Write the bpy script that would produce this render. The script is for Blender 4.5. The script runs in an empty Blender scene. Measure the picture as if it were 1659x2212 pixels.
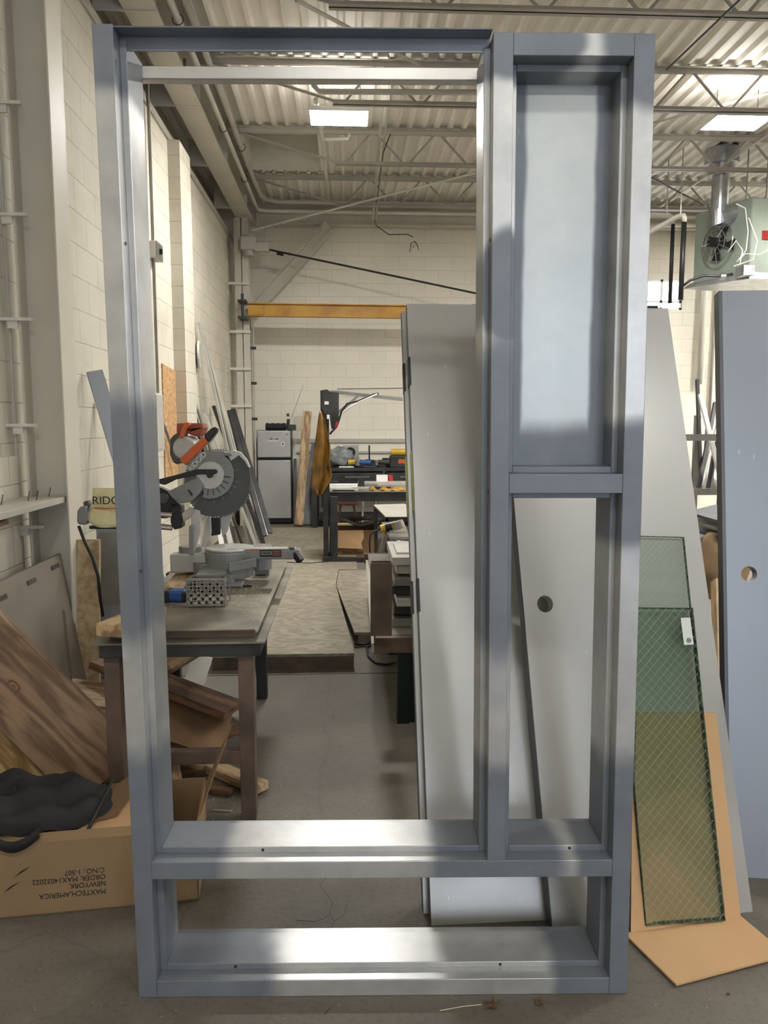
import bpy, bmesh, math, random
from mathutils import Vector as V, Matrix
random.seed(7)
S = bpy.context.scene
COL = S.collection
# ------------------------------------------------------------------ camera, light, exposure
CAMH, PITCH, YAW, F = 1.52, math.radians(6.56), math.radians(2.76), 1661.0
cd = bpy.data.cameras.new('camera'); cam = bpy.data.objects.new('camera', cd); COL.objects.link(cam)
cam.location = (0, 0, CAMH); cam.rotation_euler = (math.pi/2-PITCH, 0, -YAW)
cd.sensor_width = 36; cd.sensor_fit = 'AUTO'; cd.lens = F/2212*36; cd.clip_start = .05; cd.clip_end = 100
S.camera = cam
S.view_settings.view_transform = 'Standard'; S.view_settings.look = 'None'
S.cycles.transparent_max_bounces = 48
S.view_settings.exposure = 1.6; S.view_settings.gamma = 1; S.view_settings.use_curve_mapping = False
FIXTURE_E = 72.0       # emission of the LED ceiling fixtures
NEAR_E = 34.0         # unseen fixtures over the front of the shop, dimmed to balance the light
CEILING_FILL_E = 7.0        # added glow on the fixtures' upper side, brightens the ceiling
WINDOW_E = 5.0
DOOR_W = 22.0         # daylight through the roll-up door behind the photographer
w = bpy.data.worlds.new('world'); S.world = w; w.use_nodes = True
w.node_tree.nodes['Background'].inputs[0].default_value = (.62, .72, .9, 1)
w.node_tree.nodes['Background'].inputs[1].default_value = .8
ld = bpy.data.lights.new('daylight', 'AREA'); ld.shape = 'RECTANGLE'; ld.size = 3.6; ld.size_y = 2.2
ld.energy = DOOR_W; ld.color = (.92, .96, 1.0)
lo = bpy.data.objects.new('daylight', ld); COL.objects.link(lo); lo.location = (2.2, -5.85, 2.3); lo.rotation_euler = (math.pi/2, 0, 0)

# pixel of the photograph -> point on a plane of the room (for measuring only)
_f = V((math.sin(YAW)*math.cos(PITCH), math.cos(YAW)*math.cos(PITCH), -math.sin(PITCH)))
_r = V((math.cos(YAW), -math.sin(YAW), 0)); _u = _r.cross(_f); _C = V((0, 0, CAMH))
def ray(x, y): return _f + _r*((x-829.5)/F) - _u*((y-1106)/F)
def at(x, y, Y): d = ray(x, y); return _C + d*(Y/d.y)
def fl(x, y, z=0.0): d = ray(x, y); return _C + d*((z-CAMH)/d.z)
def ax(x, y, X): d = ray(x, y); return _C + d*(X/d.x)

# ------------------------------------------------------------------ materials
def N(nt, t, **k):
    n = nt.nodes.new(t)
    for a, b in k.items():
        if a in n.inputs: n.inputs[a].default_value = b
        else: setattr(n, a, b)
    return n
def newmat(name):
    m = bpy.data.materials.new(name); m.use_nodes = True; nt = m.node_tree
    return m, nt, nt.nodes['Principled BSDF']
def col(c): return (c[0], c[1], c[2], 1)
def lin(r, g, b):
    f = lambda v: (v/255/12.92) if v/255 <= .04045 else ((v/255+.055)/1.055)**2.4
    return (f(r), f(g), f(b))
def mat(name, c, rough=.6, metal=0., var=.12, scale=6., bump=.0, bscale=None, c2=None, stretch=None, detail=5, spec=.5, lo_=.35, hi_=.65):
    m, nt, p = newmat(name); L = nt.links
    p.inputs['Roughness'].default_value = rough; p.inputs['Metallic'].default_value = metal
    p.inputs['Specular IOR Level'].default_value = spec
    tc = N(nt, 'ShaderNodeTexCoord'); src = tc.outputs['Object']
    if stretch:
        mp = N(nt, 'ShaderNodeMapping'); mp.inputs['Scale'].default_value = stretch; L.new(src, mp.inputs[0]); src = mp.outputs[0]
    if var or c2:
        n = N(nt, 'ShaderNodeTexNoise'); n.inputs['Scale'].default_value = scale; n.inputs['Detail'].default_value = detail
        L.new(src, n.inputs['Vector'])
        r = N(nt, 'ShaderNodeValToRGB'); e = r.color_ramp.elements
        e[0].position = lo_; e[1].position = hi_
        d = c2 if c2 else tuple(x*(1-var) for x in c); h = c if c2 else tuple(min(1, x*(1+var)) for x in c)
        e[0].color = col(d); e[1].color = col(h)
        L.new(n.outputs[0], r.inputs[0]); L.new(r.outputs[0], p.inputs['Base Color'])
    else: p.inputs['Base Color'].default_value = col(c)
    if bump:
        b = N(nt, 'ShaderNodeTexNoise'); b.inputs['Scale'].default_value = bscale or scale*5; b.inputs['Detail'].default_value = 6
        L.new(src, b.inputs['Vector'])
        bp = N(nt, 'ShaderNodeBump'); bp.inputs['Strength'].default_value = bump; bp.inputs['Distance'].default_value = .01
        L.new(b.outputs[0], bp.inputs['Height']); L.new(bp.outputs[0], p.inputs['Normal'])
    return m
def steelmat(name, c, c2, rough, metal, vertical=True, sc=1.6, scratch=.5):
    """rolled sheet steel: cloudy tone, fine grain, a few light scratches"""
    m, nt, p = newmat(name); L = nt.links
    tc = N(nt, 'ShaderNodeTexCoord')
    n = N(nt, 'ShaderNodeTexNoise'); n.inputs['Scale'].default_value = sc; n.inputs['Detail'].default_value = 4; n.inputs['Roughness'].default_value = .55
    L.new(tc.outputs['Object'], n.inputs['Vector'])
    r = N(nt, 'ShaderNodeValToRGB'); e = r.color_ramp.elements; e[0].position = .36; e[1].position = .64; e[0].color = col(c2); e[1].color = col(c)
    L.new(n.outputs[0], r.inputs[0])
    mp = N(nt, 'ShaderNodeMapping'); mp.inputs['Scale'].default_value = (14, 14, .9) if vertical else (.9, 14, 14)
    mp.inputs['Rotation'].default_value = (.12, .2, .1)
    L.new(tc.outputs['Object'], mp.inputs[0])
    v = N(nt, 'ShaderNodeTexNoise'); v.inputs['Scale'].default_value = 3.0; v.inputs['Detail'].default_value = 8; v.inputs['Roughness'].default_value = .7
    L.new(mp.outputs[0], v.inputs['Vector'])
    r2 = N(nt, 'ShaderNodeValToRGB'); e = r2.color_ramp.elements; e[0].position = .66; e[1].position = .72; e[0].color = (0, 0, 0, 1); e[1].color = (1, 1, 1, 1)
    L.new(v.outputs[0], r2.inputs[0])
    ml = N(nt, 'ShaderNodeMath', operation='MULTIPLY'); ml.inputs[1].default_value = scratch; L.new(r2.outputs[0], ml.inputs[0])
    mx = N(nt, 'ShaderNodeMixRGB'); L.new(ml.outputs[0], mx.inputs[0]); L.new(r.outputs[0], mx.inputs[1]); mx.inputs[2].default_value = col(tuple(min(1, x*1.6) for x in c))
    L.new(mx.outputs[0], p.inputs['Base Color'])
    p.inputs['Metallic'].default_value = metal
    rr = N(nt, 'ShaderNodeMapRange'); rr.inputs['To Min'].default_value = rough-.09; rr.inputs['To Max'].default_value = rough+.12; rr.inputs['From Min'].default_value = .35; rr.inputs['From Max'].default_value = .65
    L.new(n.outputs[0], rr.inputs['Value']); L.new(rr.outputs[0], p.inputs['Roughness'])
    g = N(nt, 'ShaderNodeTexNoise'); g.inputs['Scale'].default_value = 2.2; g.inputs['Detail'].default_value = 2; L.new(tc.outputs['Object'], g.inputs['Vector'])
    bp = N(nt, 'ShaderNodeBump'); bp.inputs['Strength'].default_value = .12; bp.inputs['Distance'].default_value = .02
    L.new(g.outputs[0], bp.inputs['Height']); L.new(bp.outputs[0], p.inputs['Normal'])
    return m
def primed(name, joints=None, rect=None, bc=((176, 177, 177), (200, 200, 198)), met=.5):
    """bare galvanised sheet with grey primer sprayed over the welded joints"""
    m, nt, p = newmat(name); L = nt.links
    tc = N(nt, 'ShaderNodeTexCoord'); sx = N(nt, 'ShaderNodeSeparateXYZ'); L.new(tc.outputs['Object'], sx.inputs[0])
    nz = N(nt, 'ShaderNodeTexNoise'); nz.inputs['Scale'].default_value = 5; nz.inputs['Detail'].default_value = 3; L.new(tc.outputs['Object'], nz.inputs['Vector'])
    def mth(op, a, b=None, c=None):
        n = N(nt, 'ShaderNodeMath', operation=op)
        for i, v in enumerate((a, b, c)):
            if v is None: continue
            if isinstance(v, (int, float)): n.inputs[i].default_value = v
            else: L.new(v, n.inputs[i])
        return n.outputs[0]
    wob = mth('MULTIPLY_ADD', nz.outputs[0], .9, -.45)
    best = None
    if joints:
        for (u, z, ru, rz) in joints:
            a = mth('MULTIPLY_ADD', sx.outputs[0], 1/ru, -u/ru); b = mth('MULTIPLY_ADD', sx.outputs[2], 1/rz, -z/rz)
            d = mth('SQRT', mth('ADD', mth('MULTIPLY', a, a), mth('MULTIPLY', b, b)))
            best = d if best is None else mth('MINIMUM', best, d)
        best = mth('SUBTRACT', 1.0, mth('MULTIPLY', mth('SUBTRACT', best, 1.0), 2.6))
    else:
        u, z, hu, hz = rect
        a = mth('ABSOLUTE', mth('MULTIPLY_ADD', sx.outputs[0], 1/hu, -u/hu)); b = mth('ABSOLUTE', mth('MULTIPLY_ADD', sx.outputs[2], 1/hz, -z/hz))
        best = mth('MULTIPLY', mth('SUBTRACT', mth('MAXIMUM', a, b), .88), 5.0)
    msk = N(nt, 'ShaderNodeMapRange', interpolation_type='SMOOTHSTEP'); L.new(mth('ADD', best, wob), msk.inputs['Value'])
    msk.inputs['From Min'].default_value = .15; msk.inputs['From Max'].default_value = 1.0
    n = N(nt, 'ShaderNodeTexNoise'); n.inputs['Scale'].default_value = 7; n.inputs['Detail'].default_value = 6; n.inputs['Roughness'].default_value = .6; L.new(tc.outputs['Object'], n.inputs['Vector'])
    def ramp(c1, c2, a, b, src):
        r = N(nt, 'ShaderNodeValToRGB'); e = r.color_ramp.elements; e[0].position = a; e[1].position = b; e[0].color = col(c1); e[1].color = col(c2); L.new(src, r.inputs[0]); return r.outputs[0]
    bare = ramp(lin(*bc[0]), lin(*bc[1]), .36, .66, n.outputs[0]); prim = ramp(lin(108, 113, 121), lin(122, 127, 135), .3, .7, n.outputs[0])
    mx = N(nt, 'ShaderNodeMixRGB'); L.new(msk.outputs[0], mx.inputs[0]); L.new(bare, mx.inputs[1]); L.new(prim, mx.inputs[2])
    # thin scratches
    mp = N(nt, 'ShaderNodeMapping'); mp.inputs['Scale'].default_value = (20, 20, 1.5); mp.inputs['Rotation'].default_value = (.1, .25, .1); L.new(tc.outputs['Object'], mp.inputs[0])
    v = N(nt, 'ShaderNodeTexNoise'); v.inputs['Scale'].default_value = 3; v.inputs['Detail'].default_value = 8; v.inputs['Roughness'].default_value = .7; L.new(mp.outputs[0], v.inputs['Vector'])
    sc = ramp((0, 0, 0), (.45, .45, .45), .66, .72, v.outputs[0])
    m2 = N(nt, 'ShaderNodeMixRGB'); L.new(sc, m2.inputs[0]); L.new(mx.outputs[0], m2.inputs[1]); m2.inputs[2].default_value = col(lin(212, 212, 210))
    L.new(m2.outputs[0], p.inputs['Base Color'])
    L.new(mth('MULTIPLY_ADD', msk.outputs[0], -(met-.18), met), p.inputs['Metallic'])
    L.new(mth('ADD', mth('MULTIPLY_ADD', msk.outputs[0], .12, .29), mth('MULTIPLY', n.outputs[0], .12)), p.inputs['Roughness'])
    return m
def blockmat(name, axis, c, c2, mortar, dirt):
    m, nt, p = newmat(name); L = nt.links
    ge = N(nt, 'ShaderNodeNewGeometry'); sx = N(nt, 'ShaderNodeSeparateXYZ'); L.new(ge.outputs['Position'], sx.inputs[0])
    cb = N(nt, 'ShaderNodeCombineXYZ'); L.new(sx.outputs[axis], cb.inputs[0]); L.new(sx.outputs['Z'], cb.inputs[1])
    br = N(nt, 'ShaderNodeTexBrick'); L.new(cb.outputs[0], br.inputs['Vector'])
    br.inputs['Scale'].default_value = 1; br.inputs['Brick Width'].default_value = .406; br.inputs['Row Height'].default_value = .203
    br.inputs['Mortar Size'].default_value = .004; br.inputs['Mortar Smooth'].default_value = .6
    br.inputs['Color1'].default_value = col(c); br.inputs['Color2'].default_value = col(tuple(x*.96 for x in c)); br.inputs['Mortar'].default_value = col(mortar)
    n = N(nt, 'ShaderNodeTexNoise'); n.inputs['Scale'].default_value = 1.1; n.inputs['Detail'].default_value = 8; n.inputs['Roughness'].default_value = .65
    L.new(ge.outputs['Position'], n.inputs['Vector'])
    r = N(nt, 'ShaderNodeValToRGB'); e = r.color_ramp.elements; e[0].position = .45; e[1].position = .72; e[0].color = (0, 0, 0, 1); e[1].color = (1, 1, 1, 1); L.new(n.outputs[0], r.inputs[0])
    ml = N(nt, 'ShaderNodeMath', operation='MULTIPLY'); ml.inputs[1].default_value = dirt; L.new(r.outputs[0], ml.inputs[0])
    mx = N(nt, 'ShaderNodeMixRGB'); L.new(ml.outputs[0], mx.inputs[0]); L.new(br.outputs['Color'], mx.inputs[1]); mx.inputs[2].default_value = col(c2)
    L.new(mx.outputs[0], p.inputs['Base Color']); p.inputs['Roughness'].default_value = .75
    f1 = N(nt, 'ShaderNodeTexNoise'); f1.inputs['Scale'].default_value = 55; f1.inputs['Detail'].default_value = 4; L.new(ge.outputs['Position'], f1.inputs['Vector'])
    mm = N(nt, 'ShaderNodeMath', operation='MULTIPLY'); mm.inputs[1].default_value = .35; L.new(f1.outputs[0], mm.inputs[0])
    sb = N(nt, 'ShaderNodeMath', operation='SUBTRACT'); L.new(mm.outputs[0], sb.inputs[0]); L.new(br.outputs['Fac'], sb.inputs[1])
    bp = N(nt, 'ShaderNodeBump'); bp.inputs['Strength'].default_value = .6; bp.inputs['Distance'].default_value = .006
    L.new(sb.outputs[0], bp.inputs['Height']); L.new(bp.outputs[0], p.inputs['Normal'])
    return m
def woodmat(name, c, c2, scale=1.0, rough=.65, ring=9., dist=3., st=(.55, 3.2, 3.2)):
    """grain runs along local X of the board"""
    m, nt, p = newmat(name); L = nt.links
    tc = N(nt, 'ShaderNodeTexCoord'); mp = N(nt, 'ShaderNodeMapping'); mp.inputs['Scale'].default_value = tuple(q*scale for q in st)
    L.new(tc.outputs['Object'], mp.inputs[0])
    n0 = N(nt, 'ShaderNodeTexNoise'); n0.inputs['Scale'].default_value = 2.4; n0.inputs['Detail'].default_value = 3; L.new(mp.outputs[0], n0.inputs['Vector'])
    m1 = N(nt, 'ShaderNodeMath', operation='MULTIPLY'); m1.inputs[1].default_value = ring*dist; L.new(n0.outputs[0], m1.inputs[0])
    fr = N(nt, 'ShaderNodeMath', operation='SINE'); L.new(m1.outputs[0], fr.inputs[0])
    n2 = N(nt, 'ShaderNodeTexNoise'); n2.inputs['Scale'].default_value = 14; n2.inputs['Detail'].default_value = 6; L.new(mp.outputs[0], n2.inputs['Vector'])
    ad = N(nt, 'ShaderNodeMath', operation='MULTIPLY_ADD'); ad.inputs[1].default_value = .28; L.new(fr.outputs[0], ad.inputs[0]); L.new(n2.outputs[0], ad.inputs[2])
    r = N(nt, 'ShaderNodeValToRGB'); e = r.color_ramp.elements; e[0].position = .22; e[1].position = .78; e[0].color = col(c2); e[1].color = col(c)
    L.new(ad.outputs[0], r.inputs[0]); L.new(r.outputs[0], p.inputs['Base Color']); p.inputs['Roughness'].default_value = rough
    bp = N(nt, 'ShaderNodeBump'); bp.inputs['Strength'].default_value = .2; bp.inputs['Distance'].default_value = .004; L.new(ad.outputs[0], bp.inputs['Height']); L.new(bp.outputs[0], p.inputs['Normal'])
    return m
def emit(name, c, e):
    m, nt, p = newmat(name); p.inputs['Base Color'].default_value = col(c); p.inputs['Emission Color'].default_value = col(c); p.inputs['Emission Strength'].default_value = e
    return m
def glassmat(name, tint, rough=.04):
    m = bpy.data.materials.new(name); m.use_nodes = True; nt = m.node_tree; L = nt.links; nt.nodes.clear()
    o = N(nt, 'ShaderNodeOutputMaterial'); t = N(nt, 'ShaderNodeBsdfTransparent'); t.inputs[0].default_value = col(tint)
    g = N(nt, 'ShaderNodeBsdfGlossy'); g.inputs['Roughness'].default_value = rough
    f = N(nt, 'ShaderNodeFresnel'); f.inputs[0].default_value = 1.5
    x = N(nt, 'ShaderNodeMixShader'); L.new(f.outputs[0], x.inputs[0]); L.new(t.outputs[0], x.inputs[1]); L.new(g.outputs[0], x.inputs[2]); L.new(x.outputs[0], o.inputs[0])
    return m
def floormat():
    m, nt, p = newmat('worn concrete floor'); L = nt.links
    ge = N(nt, 'ShaderNodeNewGeometry'); P = ge.outputs['Position']
    n = N(nt, 'ShaderNodeTexNoise'); n.inputs['Scale'].default_value = 1.3; n.inputs['Detail'].default_value = 9; n.inputs['Roughness'].default_value = .68; L.new(P, n.inputs['Vector'])
    r = N(nt, 'ShaderNodeValToRGB'); e = r.color_ramp.elements; e[0].position = .3; e[1].position = .72
    e[0].color = col(lin(86, 80, 71)); e[1].color = col(lin(124, 117, 106)); L.new(n.outputs[0], r.inputs[0])
    # fine dark pits and light grit
    n2 = N(nt, 'ShaderNodeTexNoise'); n2.inputs['Scale'].default_value = 60; n2.inputs['Detail'].default_value = 3; L.new(P, n2.inputs['Vector'])
    r2 = N(nt, 'ShaderNodeValToRGB'); e = r2.color_ramp.elements; e[0].position = .3; e[1].position = .5; e[0].color = (.8, .8, .8, 1); e[1].color = (1, 1, 1, 1); L.new(n2.outputs[0], r2.inputs[0])
    m1 = N(nt, 'ShaderNodeMixRGB', blend_type='MULTIPLY'); m1.inputs[0].default_value = 1; L.new(r.outputs[0], m1.inputs[1]); L.new(r2.outputs[0], m1.inputs[2])
    # hairline cracks
    wv = N(nt, 'ShaderNodeTexNoise'); wv.inputs['Scale'].default_value = 5; wv.inputs['Detail'].default_value = 4; L.new(P, wv.inputs['Vector'])
    mxv = N(nt, 'ShaderNodeMixRGB'); mxv.inputs[0].default_value = .12; L.new(P, mxv.inputs[1]); L.new(wv.outputs[1], mxv.inputs[2])
    vo = N(nt, 'ShaderNodeTexVoronoi', feature='DISTANCE_TO_EDGE'); vo.inputs['Scale'].default_value = .75; L.new(mxv.outputs[0], vo.inputs['Vector'])
    r3 = N(nt, 'ShaderNodeValToRGB'); e = r3.color_ramp.elements; e[0].position = .0; e[1].position = .005; e[0].color = (.45, .45, .45, 1); e[1].color = (1, 1, 1, 1); L.new(vo.outputs[0], r3.inputs[0])
    m2 = N(nt, 'ShaderNodeMixRGB', blend_type='MULTIPLY'); m2.inputs[0].default_value = .3; L.new(m1.outputs[0], m2.inputs[1]); L.new(r3.outputs[0], m2.inputs[2])
    L.new(m2.outputs[0], p.inputs['Base Color'])
    rr = N(nt, 'ShaderNodeMapRange'); rr.inputs['To Min'].default_value = .42; rr.inputs['To Max'].default_value = .75; L.new(n.outputs[0], rr.inputs['Value']); L.new(rr.outputs[0], p.inputs['Roughness'])
    bp = N(nt, 'ShaderNodeBump'); bp.inputs['Strength'].default_value = .25; bp.inputs['Distance'].default_value = .006; L.new(n2.outputs[0], bp.inputs['Height']); L.new(bp.outputs[0], p.inputs['Normal'])
    return m
M = {}
M['floor'] = floormat()
M['wallL'] = blockmat('painted block, side wall', 'Y', lin(208, 202, 186), lin(150, 142, 128), lin(178, 171, 155), .45)
M['wallB'] = blockmat('painted block, end wall', 'X', lin(234, 228, 213), lin(206, 199, 184), lin(216, 209, 194), .3)
M['deck'] = mat('painted roof deck', lin(222, 217, 206), .55, 0, .06, 1.2)
M['paint'] = mat('cream steel paint', lin(196, 190, 176), .5, 0, .05, 2.5, .1, 30)
M['paintlt'] = mat('pale steel paint', lin(206, 203, 192), .5, 0, .05, 2.5)
M['joist'] = mat('dusty joist paint', lin(158, 152, 142), .5, 0, .06, 3)  # darker than the deck: backlit shade of webs and bottom chords put into the colour
M['paintgy'] = mat('grey white paint', lin(176, 172, 162), .5, 0, .06, 3)
M['frame'] = steelmat('primed door frame steel', lin(150, 154, 161), lin(116, 121, 130), .34, .7)
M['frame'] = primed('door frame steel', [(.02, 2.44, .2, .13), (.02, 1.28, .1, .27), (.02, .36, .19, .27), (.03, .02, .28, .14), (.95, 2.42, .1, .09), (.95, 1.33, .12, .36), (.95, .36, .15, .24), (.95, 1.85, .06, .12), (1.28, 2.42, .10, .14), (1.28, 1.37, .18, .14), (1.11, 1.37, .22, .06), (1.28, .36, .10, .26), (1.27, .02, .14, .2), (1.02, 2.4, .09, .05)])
M['framed'] = steelmat('dull frame steel', lin(140, 145, 155), lin(112, 118, 130), .42, .6)
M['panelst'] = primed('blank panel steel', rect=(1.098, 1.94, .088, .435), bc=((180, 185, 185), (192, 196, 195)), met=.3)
M['panel0'] = steelmat('galvanised blank panel', lin(158, 163, 164), lin(134, 139, 144), .4, .55, True, 2.2, .6)
M['doorst'] = steelmat('galvanised door skin', lin(192, 192, 188), lin(176, 176, 173), .4, .35, True, .9, .7)
M['doorbl'] = steelmat('blue grey door skin', lin(156, 161, 169), lin(144, 149, 158), .42, .45, True, .9, .5)
M['dooredge'] = mat('dark door edge', lin(96, 98, 100), .45, .6, .15, 3)
M['tape'] = mat('yellow green mark', lin(176, 180, 70), .6)
M['black'] = mat('black plastic', (.012, .012, .013), .45, 0, .2)
M['darksteel'] = mat('dark mill steel', lin(66, 66, 66), .45, .6, .3, 5, .1)
M['rust'] = mat('rusty brown steel', lin(118, 98, 84), .6, .3, .3, 7, .15, c2=lin(86, 75, 67))
M['rail'] = mat('bare steel bar', lin(150, 148, 142), .35, .7, .2, 4)
M['raillt'] = mat('bright steel bar', lin(206, 204, 198), .35, .5, .12, 4)
M['tabletop'] = mat('dusty sheet metal', lin(150, 143, 128), .5, .35, .2, 6, .15, c2=lin(112, 106, 96))
M['saw'] = mat('grey cast housing', lin(128, 128, 126), .5, .2, .08, 12)
M['sawlt'] = mat('pale cast aluminium', lin(178, 178, 172), .42, .4, .1, 10)
M['sawdk'] = mat('charcoal guard', lin(72, 73, 74), .38, .1, .1, 8)
M['orange'] = mat('orange plastic', lin(196, 92, 42), .45, 0, .06)
M['rustor'] = mat('dull orange plastic', lin(142, 66, 42), .5, 0, .08)
M['blade'] = mat('saw blade', lin(110, 110, 110), .3, .9, .1)
M['card'] = mat('corrugated cardboard', lin(146, 120, 88), .85, 0, .07, 3, .1, 60)
M['cardlt'] = mat('fresh cardboard', lin(202, 164, 120), .85, 0, .05, 3, .08, 70)
M['carddk'] = mat('brown cardboard', lin(122, 94, 66), .85, 0, .1, 3, .1, 60)
M['ink'] = mat('black ink', (.02, .017, .015), .8, 0, 0)
M['white'] = mat('white paint', lin(225, 224, 220), .5, 0, .03)
M['cloth'] = mat('black nylon cloth', (.016, .0155, .015), .8, 0, .3, 9, .5, 30)
M['dust'] = mat('yellow felt dust bag', lin(212, 204, 160), .95, 0, .08, 20, .3, 120)
M['plankbr'] = woodmat('brown softwood board', lin(154, 126, 98), lin(112, 88, 66), 1.0, .6, 9, 4)
M['ply'] = woodmat('yellow plywood', lin(206, 176, 122), lin(142, 112, 68), 1.4, .6, 8, 3)
M['lumber'] = woodmat('pale lumber', lin(198, 172, 134), lin(142, 112, 80), 1.6, .65, 6, 3)
M['scrap'] = woodmat('scrap wood', lin(178, 150, 116), lin(116, 90, 66), 1.8, .7, 6, 3)
M['scrapdk'] = woodmat('dark stained board', lin(120, 86, 60), lin(70, 50, 38), 1.8, .6, 6, 3)
M['plyfl'] = woodmat('weathered plywood floor', lin(156, 148, 132), lin(134, 125, 110), 1.0, .6, 14, 5, (.75, 1.25, 1.0))
M['osb'] = mat('oriented strand board', lin(206, 168, 122), .8, 0, .1, 26, .2, 60, c2=lin(160, 120, 80))
M['sawboard'] = mat('particle board with sawdust', lin(196, 172, 134), .85, 0, .1, 30, .3, 90, c2=lin(160, 138, 104))
M['brownpanel'] = mat('grey brown hardboard', lin(124, 114, 100), .55, 0, .12, 2.2, .1)
M['yellow'] = mat('yellow crane paint', lin(190, 144, 48), .5, 0, .12, 4, c2=lin(160, 112, 36))
M['cable'] = mat('dark wire rope', (.02, .02, .02), .5, .3, 0)
M['fridge'] = mat('silver fridge door', lin(186, 188, 188), .35, .5, .05, 4)
M['heater'] = mat('sage green enamel', lin(142, 152, 140), .4, .2, .06, 5)
M['galv'] = mat('galvanised sheet', lin(168, 172, 176), .3, .8, .2, 9)
M['chrome'] = mat('bright wire', (.7, .7, .7), .2, .95, 0)
M['curtain'] = mat('amber welding curtain', lin(136, 98, 34), .3, 0, .25, 5, .15, 12, c2=lin(84, 58, 24))
M['red'] = mat('red plastic', lin(170, 34, 30), .5, 0, .08)
M['redbr'] = mat('red brown stool', lin(88, 44, 36), .5, 0, .15)
M['blue'] = mat('blue plastic', lin(34, 76, 140), .45, 0, .1)
M['greenbk'] = mat('green black steel', lin(24, 34, 32), .5, .2, .2)
M['yelltool'] = mat('yellow tool body', lin(200, 164, 50), .45, 0, .1)
M['leather'] = mat('tan leather', lin(178, 134, 62), .7, 0, .15, 8, .3)
M['plastgy'] = mat('clear grey plastic', lin(120, 124, 124), .35, 0, .3, 14, .4, 30)
M['leaf'] = mat('dry brown leaf', lin(96, 72, 48), .8, 0, .3, 40, .5, 90)
M['sawdust'] = mat('sawdust chips', lin(222, 208, 176), .9, 0, .1)
M['paper'] = mat('white paper label', lin(222, 226, 222), .6, 0, 0)
M['bldg'] = mat('roof curb lining', lin(225, 222, 212), .8, 0, .08, 3)
M['led'] = emit('led diffuser', (1, .985, .95), FIXTURE_E)
M['led_near'] = emit('led diffuser, dimmer', (1, .985, .95), NEAR_E)
M['up'] = emit('added ceiling fill', (1, .98, .94), CEILING_FILL_E)
M['sky'] = emit('daylight pane', (.88, .93, 1.0), WINDOW_E)
M['glass1'] = glassmat('thin wired glass', (.93, .957, .935))
M['glass2'] = glassmat('green wired glass stack', (.93, .958, .945))
M['wire'] = mat('glass wire', lin(214, 216, 184), .3, .3, 0)
M['gedge'] = mat('green glass edge', lin(96, 116, 92), .15, 0, .35, 60, c2=lin(36, 48, 36))

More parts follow.
